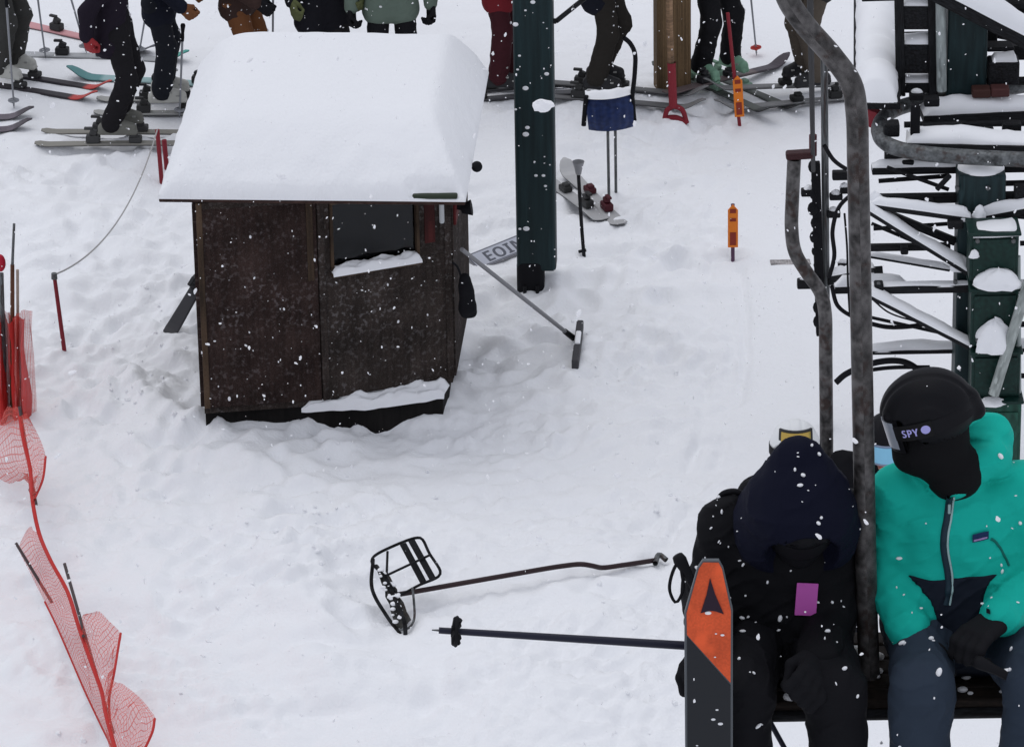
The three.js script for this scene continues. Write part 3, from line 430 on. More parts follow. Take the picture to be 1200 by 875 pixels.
{ // blue scoop on two thin legs with a bent black bail
  const g = G(714, 240), z = g.z, q = (x, y, dz = 0) => onZ(x, y, z + dz), g2 = G(722, 228);
  traced('snow_scoop', 'navy blue plastic snow scoop blade topped with snow on two thin legs', 'snow scoop', g, (t) => {
    mesh('leg', rod(V(g.x, g.y - 0.1, g.z), q(712, 130), 0.011), steel, t); mesh('leg', rod(V(g2.x, g2.y - 0.1, g2.z), q(721, 130), 0.011), steel, t);
    const a = q(686, 118), b = q(742, 112), c = q(743, 150), d = q(690, 154);
    const blade = (off) => grid(24, 14, (u, v) => { const p = a.clone().lerp(b, u).lerp(d.clone().lerp(c, u), v); const ribs = 0.006 * Math.sin(u * 40) * (v > 0.1 && v < 0.9 ? 1 : 0); return [p.x, p.y, p.z + off + 0.05 * Math.sin(v * 2.6) - 0.06 * (2 * u - 1) ** 2 + ribs, u, v]; });
    mesh('blade', merge([blade(0.0), blade(-0.018)]), mat(0.018, 0.036, 0.125, 0.4, { map: paintNoise }), t);
    mesh('side_wall', rod(q(687, 112, -0.03), q(684, 147, -0.03), 0.018), blackRubber, t); mesh('side_wall', rod(q(741, 108, -0.03), q(744, 141, -0.03), 0.014), blackRubber, t);
    mesh('handle', tube([q(741, 112, -0.03), q(744, 85, -0.05), q(744, 62, -0.06), q(738, 50, -0.06), q(731, 44, -0.06)], 0.018, 30), blackRubber, t);
    mesh('snow_cap', grid(20, 6, (u, v) => { const p = a.clone().lerp(b, u); return [p.x, p.y + 0.005 + 0.06 * Math.sin(Math.PI * Math.min(1, v * 1.0)) * (0.7 + 0.4 * N3(u * 6, v, 3)), p.z + 0.03 - 0.14 * v - 0.06 * (2 * u - 1) ** 2]; }), snowPatch, t);
  });
}
{ // dark stake with a grey cup head
  const g = G(684, 297), z = g.z, q = (x, y) => onZ(x, y, z);
  traced('cup_stake', 'thin dark stake with a grey cup on top beside the lying skis', 'stake', g, (t) => {
    mesh('shaft', tube([q(685, 306), q(682, 270), q(678, 205)], 0.014, 20), darkSteel, t);
    mesh('cup', new THREE.LatheGeometry([[0.0, 0], [0.02, 0], [0.03, 0.05], [0.045, 0.1], [0.042, 0.1], [0.026, 0.05], [0, 0.02]].map(([x, y]) => new THREE.Vector2(x, y)), 16).translate(...q(678, 204).toArray()), mat(0.25, 0.25, 0.26, 0.6), t);
    mesh('foot_peg', rod(q(678, 295), q(687, 293), 0.012), darkSteel, t);
  });
}
const rackSkis = 'pale skis lying across the snow behind the post';
{
  const mk = (tail, tip, label, bind) => skiBetween(tail, tip, 1.12, label, null, 0.125, [0.42, 0.42, 0.42], [0.5, 0.5, 0.5], 0.14, bind, 'tail');
  mk([728, 268], [658, 202], 'pale grey ski with a red and black binding lying beside the cup stake', [0.07, 0.012, 0.018]);
  mk([709, 268], [641, 212], 'pale grey ski with dark bindings, its end hidden behind the green post', [0.03, 0.03, 0.03]);
}
{ // snow rake pushed out from the hut
  const g = G(676, 428), hd = (x, y, h) => G(x, y, h);
  traced('snow_rake', 'long grey handled snow rake leaning from the hut wall to the snow', 'rake', g, (t) => {
    const a = hd(672, 396, 0.03), b = onZ(541, 292, hutBase.z - 0.12);
    mesh('handle', rod(a, b, 0.015, 0.015), mat(0.22, 0.22, 0.23, 0.5, { metalness: 0.3 }), t);
    mesh('socket', rod(a, a.clone().lerp(b, 0.08), 0.022, 0.02), darkSteel, t);
    const h0 = hd(680, 380, 0.06), h1 = hd(674, 428, 0.03); mesh('head', beamGeo(h0, h1, 0.05, 0.075, 0.012), mat(0.05, 0.05, 0.055, 0.6), t);
    mesh('head_snow', beamGeo(h0.clone().lerp(h1, 0.3).add(V(0, 0.035, 0)), h0.clone().lerp(h1, 0.6).add(V(0, 0.035, 0)), 0.04, 0.03, 0.013), snowPatch, t);
  });
}
function letterTexture(w, h, draw) { const c = document.createElement('canvas'); c.width = w; c.height = h; const x = c.getContext('2d'); draw(x, w, h); const t = new THREE.CanvasTexture(c); t.colorSpace = THREE.SRGBColorSpace; return t; }
{ // lettered board half buried behind the post
  const a = G(556, 305, 0.02), b = G(612, 288, 0.02), L = a.distanceTo(b), d = b.clone().sub(a).setY(0).normalize();
  const t = thing('lettered_ski', 'white ski top with dark lettering half buried between hut and green post', 'ski');
  const tex = letterTexture(512, 128, (x, w, h) => { x.fillStyle = '#b9bcc6'; x.fillRect(0, 0, w, h); x.strokeStyle = '#6a6c75'; x.lineWidth = 8; x.strokeRect(4, 6, w - 8, h - 12); x.fillStyle = '#5c5e67'; x.font = 'bold 118px sans-serif'; x.textAlign = 'center'; x.textBaseline = 'middle'; x.fillText('EOINI', w / 2, h / 2 + 4); });
  const W2 = 0.19, len = 0.62;
  mesh('board', rbox(len, 0.02, W2, 0.008), mat(0.25, 0.25, 0.27, 0.5), t);
  mesh('lettering', new THREE.PlaneGeometry(len * 0.97, W2 * 0.94).rotateX(-Math.PI / 2).translate(0, 0.0135, 0), mat(1, 1, 1, 0.6, { map: tex }), t);
  t.position.copy(a).addScaledVector(d, len / 2 - 0.03); t.position.y += 0.02; t.rotation.y = -Math.atan2(d.z, d.x); t.rotation.x = 0.28;
}
{ // ski with binding leaning against the hut's side
  const g = G(196, 392), z = g.z;
  const t = ski('dark ski with a binding leaning against the hut wall', null, 1.5, 0.1, [0.05, 0.05, 0.055], [0.02, 0.02, 0.022], 0.06, [0.03, 0.03, 0.032]);
  const a = g.clone().add(V(0, -0.02, 0)), b = onZ(252, 300, z - 0.35), d = b.clone().sub(a).normalize();
  const sx = V(-0.5, 0.3, 1).cross(d).normalize(); t.quaternion.setFromRotationMatrix(new THREE.Matrix4().makeBasis(sx, d.clone().cross(sx), d));
  t.position.copy(a).addScaledVector(d, 0.74);
}
{ // black bag hung on the hut's side
  const c = onZ(545, 342, hutBase.z - 0.3);
  const t = thing('black_bag', 'black bag hanging on the right side of the hut', 'bag');
  const f = folds(blend([capsule([0.01, -0.13, 0], [0, 0.1, 0], 0.055, 0.04), capsule([0.03, -0.1, 0.02], [0.01, 0.02, 0.02], 0.05, 0.045), capsule([0.045, -0.16, 0], [0.0, -0.16, 0], 0.03, 0.03)], 0.03), 0.008, 2);
  mesh('sack', surfaceNet(f, [-0.12, -0.26, -0.12], [0.16, 0.2, 0.14], 0.012), cloth(0.01, 0.01, 0.012), t);
  mesh('strap', tube([V(-0.02, 0.1, 0), V(-0.05, 0.19, 0), V(-0.08, 0.22, 0)], 0.008, 12, 6), blackRubber, t); t.position.copy(c);
}
{ // orange marker stakes
  const mk = (foot, top, label, lean, pole) => { const g = G(...foot), z = g.z, q = (x, y) => onZ(x, y, z), a = q(foot[0], foot[1] + 10), b = q(...top), t = thing('marker_stake', label, 'marker stake', 'orange marker stakes'); const d = b.clone().sub(a), p0 = a.clone().lerp(b, lean), ang = Math.atan2(d.x, d.y);
    mesh('stake', rod(a, pole ? q(...pole) : b, 0.014, 0.014), pole ? redStake : mat(0.1, 0.05, 0.09, 0.6), t);
    const len = b.distanceTo(p0), sh = new THREE.Shape([[-0.034, 0], [0.034, 0], [0.034, len - 0.04], [0.0, len], [-0.034, len - 0.04]].map(([x, y]) => new THREE.Vector2(x, y)));
    mesh('blade', new THREE.ExtrudeGeometry(sh, { depth: 0.012, bevelEnabled: true, bevelSize: 0.003, bevelThickness: 0.003, bevelSegments: 1 }).translate(0, 0, 0.014).rotateZ(-ang).translate(p0.x, p0.y, p0.z), orangePlastic, t);
    const mk2 = (y0, y1) => new THREE.PlaneGeometry(0.045, y1 - y0).translate(0, (y0 + y1) / 2, 0.031).rotateZ(-ang).translate(p0.x, p0.y, p0.z);
    for (const [m0, m1] of [[0.05, 0.36], [0.62, 0.7], [0.82, 0.92]]) mesh('marking', mk2(len * m0, len * m1), mat(0.25, 0.035, 0.02, 0.6), t);
    return rebase(t, g); };
  mk([859, 305], [859, 239], 'orange marker stake standing alone in open snow', 0.36);
  mk([868, 147], [864, 88], 'orange marker stake on a tall dark red pole beside skis', 0.32, [853, 15]);
}
{ // faint board end sunk in the snow of the loading lane
  const a = G(903, 308), b = G(950, 307), t = thing('sunken_board', 'grey board edge sunk in the snow of the loading lane', 'board');
  mesh('plank', beamGeo(a.clone().add(V(0, -0.012, 0)), b.clone().add(V(0, -0.012, 0)), 0.09, 0.04, 0.006), mat(0.6, 0.61, 0.65, 0.8, { map: woodNoise }), t); rebase(t, a);
}
// ---------------------------------------------------------------- rope line on red stakes
{
  const f1 = G(75, 413), z1 = f1.z, top1 = onZ(63, 322, z1), f2 = G(190, 206), top2 = onZ(184, 152, f2.z), f3 = G(197, 198), top3 = onZ(192, 164, f3.z);
  traced('rope_stake', 'leaning dark red stake holding the end of the rope line', 'stake', f1, (t) => { mesh('stake', rod(f1.clone().add(V(0.01, -0.12, 0)), top1, 0.016, 0.014), redStake, t); mesh('cap', rod(top1.clone().add(V(0, -0.03, 0)), top1.clone().add(V(0, 0.012, 0)), 0.022, 0.02), steel, t); }, 'dark red rope stakes');
  traced('rope_stake', 'taller dark red stake behind the snowy hut roof', 'stake', f2, (t) => mesh('stake', rod(f2.clone().add(V(0, -0.3, 0)), top2, 0.017, 0.017), redStake, t), 'dark red rope stakes');
  traced('rope_stake', 'shorter dark red stake close against the hut roof', 'stake', f3, (t) => mesh('stake', rod(f3.clone().add(V(0, -0.3, 0)), top3, 0.019, 0.019), redStake, t), 'dark red rope stakes');
  const pts = []; for (let k = 0; k <= 12; k++) { const u = k / 12, p = top1.clone().lerp(top2, u); p.y -= 0.32 * 4 * u * (1 - u) * 0.6; p.x += 0.2 * u * (1 - u); pts.push(p); }
  info(mesh('rope', tube(pts, 0.006, 60, 6), mat(0.4, 0.39, 0.38, 0.9)), 'thin pale rope sagging between the dark red stakes', 'rope');
}

// ---------------------------------------------------------------- red safety net
const netTex = (() => { const n = 128, d = new Uint8Array(n * n * 4); for (let j = 0; j < n; j++) for (let i = 0; i < n; i++) { const a = (i % 32) < 6 || (j % 32) < 6 ? 195 : 92, k = (j * n + i) * 4; d[k] = d[k + 1] = d[k + 2] = a; d[k + 3] = 255; } const t = new THREE.DataTexture(d, n, n); t.wrapS = t.wrapT = THREE.RepeatWrapping; t.magFilter = THREE.LinearFilter; t.needsUpdate = true; return t; })();
const netDense = (() => { const n = 128, d = new Uint8Array(n * n * 4), r = rng(8); for (let j = 0; j < n; j++) for (let i = 0; i < n; i++) { const a = (i % 16) < 4 || (j % 16) < 5 ? 250 : 165 + 60 * r(), k = (j * n + i) * 4; d[k] = d[k + 1] = d[k + 2] = a; d[k + 3] = 255; } const t = new THREE.DataTexture(d, n, n); t.wrapS = t.wrapT = THREE.RepeatWrapping; t.magFilter = THREE.LinearFilter; t.needsUpdate = true; return t; })();
const netMat = mat(0.62, 0.09, 0.07, 0.7, { alphaMap: netTex, transparent: true }), netEdge = mat(0.5, 0.035, 0.03, 0.7), netThick = mat(0.55, 0.028, 0.025, 0.75, { alphaMap: netDense, transparent: true });
{
  const base = G(20, 486), t = thing('safety_net', 'bunched bright red safety net standing on bamboo poles', 'net');
  const path = new THREE.CatmullRomCurve3([G(-60, 470), G(-25, 478), G(0, 488), G(12, 482), G(22, 490), G(31, 482), G(43, 482)]), hN = 0.76;
  mesh('netting', grid(90, 14, (u, v) => { const p = path.getPointAt(u); return [p.x + 0.03 * N3(u * 30, v * 2, 1) + 0.02 * (v - 0.5), p.y - 0.05 + v * (hN + 0.05 + 0.03 * N3(u * 12, 0, 4)), p.z + 0.05 * N3(u * 26, v * 3, 5), u * 24, v * 20]; }), netMat, t);
  const path2 = new THREE.CatmullRomCurve3([G(-60, 474), G(-20, 484), G(-6, 478), G(4, 494), G(12, 480), G(18, 492), G(25, 482), G(31, 488), G(36, 484)]);
  mesh('netting_fold', grid(80, 12, (u, v) => { const p = path2.getPointAt(u); return [p.x + 0.03 * N3(u * 15, v * 2, 7), p.y - 0.05 + v * (hN + 0.03 + 0.02 * N3(u * 9, 1, 2)), p.z + 0.07 * N3(u * 15, v * 2.5, 3) + 0.03, u * 20, v * 18]; }), netThick, t);
  const q = (x, y, dz = 0) => onZ(x, y, base.z + dz);
  const bamboo = mat(0.22, 0.1, 0.06, 0.7, { map: woodNoise });
  mesh('pole', rod(q(14, 495), q(14, 310), 0.017, 0.014), bamboo, t); mesh('pole_top', rod(q(14, 310), q(16, 262), 0.01, 0.009), steel, t); mesh('pole', rod(q(21, 480, -0.1), q(20, 316, -0.1), 0.011, 0.01), mat(0.4, 0.32, 0.26, 0.7), t); mesh('pole', rod(q(5, 480, -0.05), q(1, 320, -0.05), 0.02, 0.016), steel, t);
  mesh('pole_cap', new THREE.SphereGeometry(0.045, 16, 10).scale(0.8, 1.4, 0.8).translate(...q(0, 308, -0.05).toArray()), mat(0.4, 0.01, 0.03, 0.5), t);
  rebase(t, base);
}
{
  const base = G(100, 800), t = thing('fallen_net', 'slack pale red net fence twisted around leaning thin poles on the snow', 'net');
  const C = (list) => new THREE.CatmullRomCurve3(list.map(([x, y, h]) => G(x, y, h)), false, 'centripetal');
  const cord = C([[22, 478, 0.55], [26, 510, 0.5], [34, 545, 0.42], [38, 590, 0.4], [44, 620, 0.42], [58, 655, 0.42], [78, 692, 0.4], [92, 735, 0.4], [106, 775, 0.4], [118, 808, 0.4], [124, 838, 0.42], [134, 875, 0.42], [150, 930, 0.4]]);
  const ribbon = (name, A, B, bow, su, sv, n = 40) => mesh(name, grid(n, 10, (u, v) => { const a = A.getPointAt(u), b = B.getPointAt(u), p = a.lerp(b, v); return [p.x + 0.035 * N3(u * 9, v * 3, 2 + su) * Math.sin(v * Math.PI), p.y + bow * Math.sin(v * Math.PI) * (0.6 + 1.6 * N3(u * 9, v * 2, 1 + su)), p.z + 0.03 * N3(u * 11, v * 4, 5), u * su, v * sv]; }), netMat, t);
  const sub = (a, b) => new THREE.CatmullRomCurve3(Array.from({ length: 12 }, (_, k) => cord.getPointAt(lerp(a, b, k / 11))));
  ribbon('netting', sub(0.0, 0.27), C([[4, 488, 0.35], [-12, 520, 0.2], [-8, 555, 0.12], [10, 566, 0.1], [28, 560, 0.2], [36, 575, 0.32]]), 0.05, 7, 4);
  ribbon('netting', sub(0.02, 0.25), C([[30, 488, 0.5], [42, 505, 0.48], [53, 535, 0.45], [50, 560, 0.42], [40, 585, 0.42]]), 0.04, 7, 3);
  ribbon('netting', sub(0.3, 0.93), C([[30, 622, 0.3], [22, 642, 0.14], [34, 670, 0.1], [52, 705, 0.08], [68, 738, 0.08], [84, 775, 0.08], [100, 812, 0.08], [118, 850, 0.1], [134, 882, 0.2]]), 0.05, 20, 4, 70);
  ribbon('netting', sub(0.6, 0.8), C([[97, 722, 0.52], [112, 716, 0.58], [128, 728, 0.6], [141, 742, 0.6], [138, 760, 0.58], [133, 790, 0.52], [126, 815, 0.45]]), 0.05, 8, 4);
  ribbon('netting', sub(0.79, 0.99), C([[132, 796, 0.5], [150, 806, 0.55], [168, 822, 0.58], [181, 842, 0.58], [178, 858, 0.55], [168, 880, 0.5], [160, 915, 0.45]]), 0.06, 8, 4);
  mesh('edge_cord', new THREE.TubeGeometry(cord, 120, 0.013, 8), netEdge, t);
  const edge = (l, r) => mesh('edge_cord', new THREE.TubeGeometry(C(l), 40, r, 6), netEdge, t);
  edge([[141, 742, 0.6], [138, 760, 0.58], [133, 790, 0.52], [128, 815, 0.45], [130, 860, 0.43]], 0.008); edge([[181, 842, 0.58], [178, 858, 0.55], [168, 880, 0.5]], 0.008); edge([[52, 705, 0.08], [68, 738, 0.08], [84, 775, 0.08], [100, 812, 0.08], [118, 850, 0.1], [134, 882, 0.2]], 0.006);
  edge([[53, 535, 0.45], [50, 560, 0.42], [40, 585, 0.42]], 0.008);
  const thin = mat(0.09, 0.07, 0.07, 0.6), pl = (a, b) => mesh('pole', rod(a, b, 0.011, 0.01, 8), thin, t);
  pl(G(136, 872, -0.05), G(75, 660, 0.75)); pl(G(66, 715, -0.05), G(18, 636, 0.4)); pl(G(45, 610, -0.05), G(22, 476, 0.6));
  pl(G(98, 745, -0.05), G(97, 745, 0.42));
  rebase(t, base);
}

// ---------------------------------------------------------------- skiers waiting in line
const bootGrey = mat(0.16, 0.16, 0.14, 0.5), bootWhite = mat(0.5, 0.5, 0.46, 0.5), bootBlack = mat(0.02, 0.02, 0.022, 0.5), bootGreen = mat(0.22, 0.4, 0.28, 0.5);
function skier(foot, yaw, label, o, joints = {}, skis = null) {
  const p = G(...foot), t = thing('person', label, 'person', 'skiers waiting in the lift line'), J = { ...STAND(), ...joints };
  p.y = groundH(p.x, p.z); let lift = p.y; t.position.copy(p).add(V(0, 0.055, 0)); t.rotation.y = yaw; const h = o.height ?? 0.91; t.scale.setScalar(h);
  const r = person(t, J, { cell: 0.02, seed: o.seed, glove: blackRubber, boot: bootBlack, gaiter: cloth(0.02, 0.02, 0.025), ...o });
  snowSpecks(t, r.body, 40, o.seed + 40, 0.012); snowSpecks(t, r.jacket, 34, o.seed + 80, 0.012);
  if (skis) for (const [k, s] of [['ankle_l', -1], ['ankle_r', 1]]) {
    const a = J[k], x = Math.cos(yaw), z = Math.sin(yaw), w = V(p.x + (a[0] * x + a[2] * z) * h, 0, p.z + (-a[0] * z + a[2] * x) * h), fw = V(Math.sin(yaw + (o.footTurn ?? 0)), 0, Math.cos(yaw + (o.footTurn ?? 0)));
    const L = (skis.L ?? 1.6) * 0.92, q = ski(skis.label + (s < 0 ? ', the right foot one' : ', the left foot one'), 'skis worn in the lift line', L, 0.09, skis.top, skis.tip ?? skis.top, skis.tipLen ?? 0.15, skis.bind ?? [0.03, 0.03, 0.03]);
    w.addScaledVector(fw, 0.04 * L + 0.09); lift = Math.max(lift, layTilt(q, w, yaw + (o.footTurn ?? 0), L));
  }
  t.position.y = lift + 0.055; return t;
}
const D = Math.PI / 180;
skier([9, 96], 65 * D, 'person in mottled grey ski pants on red tipped black skis', { seed: 1, pants: [0.055, 0.055, 0.052], jacket: [0.03, 0.03, 0.032], boot: bootWhite }, {}, { top: [0.035, 0.03, 0.035], tip: [0.55, 0.07, 0.06], tipLen: 0.17, label: 'black ski with red tip under the person in grey pants' });
skier([137, 165], 86 * D, 'person in black ski clothes with one red glove, nearest the red rope stakes', { seed: 2, pants: [0.016, 0.015, 0.017], jacket: [0.018, 0.014, 0.022], boot: bootGrey, glove: mat(0.3, 0.026, 0.03, 0.7), hem: [0, 0.84, -0.02], hand_l: [0.02, -0.7, 0.12] }, { knee_l: [-0.12, 0.52, 0.13], knee_r: [0.12, 0.52, 0.16], ankle_l: [-0.13, 0.13, -0.02], ankle_r: [0.13, 0.13, 0.0], hip_l: [-0.1, 0.93, 0.05], hip_r: [0.1, 0.93, 0.05], pelvis: [0, 0.98, 0.05], elbow_l: [-0.27, 1.17, -0.16], wrist_l: [-0.29, 0.97, -0.17], elbow_r: [0.3, 1.15, 0], wrist_r: [0.2, 1.22, 0.22] }, { L: 1.65, top: [0.26, 0.25, 0.22], tip: [0.2, 0.2, 0.18], label: 'grey green ski under the person with the red glove', bind: [0.05, 0.05, 0.05] });
skier([192, 127], 88 * D, 'person in dark navy clothes with a brown glove and white boots', { seed: 3, pants: [0.018, 0.02, 0.026], jacket: [0.014, 0.016, 0.026], boot: bootWhite, glove: mat(0.19, 0.075, 0.03, 0.8), hem: [0, 0.82, 0] }, { knee_l: [-0.12, 0.52, 0.06], knee_r: [0.12, 0.52, 0.07], wrist_r: [0.27, 0.95, 0.25], elbow_r: [0.3, 1.14, 0.05], wrist_l: [-0.27, 0.95, 0.22] }, { L: 1.5, top: [0.4, 0.4, 0.38], tip: [0.3, 0.3, 0.3], label: 'white and black ski under the person with white boots' });
skier([288, 124], 70 * D, 'person in rust brown ski pants behind the hut roof', { seed: 4, pants: [0.17, 0.07, 0.03], jacket: [0.05, 0.03, 0.026] }, { elbow_r: [0.3, 1.15, 0.1], wrist_r: [0.26, 1.1, 0.36] });
skier([381, 122], 20 * D, 'person in a long black coat behind the hut roof', { seed: 5, pants: [0.02, 0.019, 0.02], jacket: [0.014, 0.014, 0.018], hem: [0, 0.72, 0], hemWidth: 0.1, glove: mat(0.09, 0.1, 0.04, 0.8) }, { elbow_l: [-0.3, 1.12, 0.03], wrist_l: [-0.33, 1.0, 0.2] });
skier([461, 127], 5 * D, 'person in a grey green jacket and black pants behind the hut roof', { seed: 6, pants: [0.012, 0.012, 0.014], jacket: [0.13, 0.17, 0.14], hem: [0, 0.86, 0], hemWidth: 0.1 }, { elbow_l: [-0.33, 1.12, 0], wrist_l: [-0.34, 0.9, 0.06], elbow_r: [0.33, 1.12, 0], wrist_r: [0.34, 0.9, 0.06] });
skier([588, 112], 80 * D, 'person in dark red ski clothes half hidden by the green post', { seed: 7, pants: [0.05, 0.014, 0.018], jacket: [0.16, 0.018, 0.024], boot: bootBlack, hem: [0, 0.8, 0] }, { knee_l: [-0.12, 0.52, 0.04], knee_r: [0.12, 0.52, 0.12], ankle_r: [0.13, 0.13, 0.05] }, { L: 1.45, top: [0.06, 0.06, 0.065], label: 'black ski under the person in dark red' });
skier([703, 112], 78 * D, 'person in black ski clothes standing between green post and timber post', { seed: 8, pants: [0.028, 0.025, 0.022], jacket: [0.012, 0.013, 0.02], hem: [0, 0.82, 0] }, { knee_l: [-0.11, 0.52, 0.1], knee_r: [0.12, 0.54, 0.17], hip_l: [-0.1, 0.93, 0.04], hip_r: [0.1, 0.93, 0.04], ankle_r: [0.12, 0.13, -0.02], wrist_r: [0.2, 0.9, 0.2] }, { L: 1.55, top: [0.12, 0.12, 0.12], tip: [0.22, 0.22, 0.22], label: 'dark grey ski pointing at the timber post' });
skier([838, 100], 40 * D, 'person in a dark red jacket and black pants beside the timber post', { seed: 9, pants: [0.015, 0.015, 0.017], jacket: [0.15, 0.016, 0.02], boot: bootGreen, hem: [0, 0.88, 0] }, { ankle_l: [-0.16, 0.13, 0], ankle_r: [0.16, 0.13, 0.02] }, { L: 1.55, top: [0.1, 0.11, 0.1], tip: [0.03, 0.03, 0.03], label: 'dark ski with pale green boot on it beside the timber post', bind: [0.2, 0.32, 0.24] });
skier([951, 116], -70 * D, 'person in taupe ski pants standing behind the bent chair hanger', { seed: 10, pants: [0.09, 0.075, 0.06], jacket: [0.03, 0.03, 0.03] }, {}, { L: 1.6, top: [0.2, 0.2, 0.2], label: 'grey ski with black binding beside the taupe pants', bind: [0.015, 0.015, 0.015] });
// loose skis and poles whose owners stand out of sight
skiBetween([230, 100], [78, 91], 1.55, 'pale teal ski behind the person with the red glove', null, 0.12, [0.3, 0.45, 0.45], [0.1, 0.26, 0.26], 0.2, undefined, 'tip');
skiBetween([80, 66], [222, 72], 1.5, 'grey ski with a bright teal tip behind the navy clothed person', null, 0.11, [0.4, 0.41, 0.42], [0.06, 0.34, 0.28], 0.12, undefined, 'tip');
skiBetween([-90, 139], [40, 137], 1.6, 'upper of two mauve grey skis entering by the grey pants', null, 0.1, [0.17, 0.15, 0.17], [0.1, 0.09, 0.1], 0.1, undefined, 'tip');
skiBetween([-90, 153], [38, 151], 1.6, 'lower of two mauve grey skis entering by the grey pants', null, 0.1, [0.14, 0.12, 0.14], [0.09, 0.08, 0.09], 0.1, undefined, 'tip');
skiBetween([20, 28], [100, 46], 1.4, 'pink ski with a black binding behind the grey pants', null, 0.11, [0.6, 0.3, 0.31], [0.1, 0.1, 0.12], 0.4, [0.03, 0.03, 0.03], 'tail');
skiBetween([780, 128], [925, 72], 1.6, 'dark ski with upturned tip behind the orange marker stake', null, 0.1, [0.13, 0.1, 0.1], [0.05, 0.04, 0.05], 0.3, undefined, 'tip');
{
  const greyShaft = mat(0.28, 0.29, 0.31, 0.5), mk = (tip, grip, label, bm, sm = greyShaft) => { const a = G(...tip), b = onZ(grip[0], grip[1], a.z); skiPole(label, 'ski poles in the lift line', a, b, sm, bm, blackRubber, false, 0.009); };
  mk([887, 65], [873, -75], 'grey ski pole with a red basket beside the red jacket', mat(0.45, 0.05, 0.04, 0.6));
  mk([53, 68], [36, -60], 'thin grey ski pole in front of the pink ski', greyShaft); mk([101, 62], [66, -60], 'grey ski pole planted left of the red glove', greyShaft); mk([16, 127], [6, -10], 'grey ski pole below the red tipped skis', greyShaft);
  mk([210, 138], [214, 30], 'grey ski pole held in the brown glove', greyShaft); mk([319, 118], [320, -40], 'grey ski pole beside the rust brown pants', greyShaft); mk([162, 66], [180, -40], 'grey ski pole between the two dark clothed people', greyShaft);
}

// ---------------------------------------------------------------- lift terminal frame on the right
function snowStrip(a, b, w, h, seed = 0) { // a rounded ridge of snow lying on a beam
  const L = a.distanceTo(b), n = Math.max(8, Math.round(L / 0.05)), d = b.clone().sub(a).normalize(), sd = d.clone().cross(up).normalize();
  return grid(n, 10, (u, v) => { const e = Math.sqrt(Math.max(0, 1 - (2 * Math.min(u, 1 - u) < 0.06 ? (1 - Math.min(u, 1 - u) * 2 / 0.06) ** 2 : 0))), k = 0.8 + 0.55 * N3(u * L * 3.2 + seed, seed * 1.7, 0.5) + 0.2 * N3(u * L * 11, seed, 2.5), ang = Math.PI * v, p = a.clone().lerp(b, u).addScaledVector(sd, -Math.cos(ang) * w * 0.5 * (0.92 + 0.12 * N3(u * L * 5, v, seed))); return [p.x, p.y + Math.sin(ang) * h * k * e - (v === 0 || v === 1 ? 0.012 : 0), p.z]; });
}
const term = thing('lift_terminal', 'snow covered dark green steel lift terminal frame with braces and beams', 'lift terminal');
const tBase = G(1140, 604), zT = tBase.z, Tq = (x, y, dz = 0) => onZ(x, y, zT + dz);
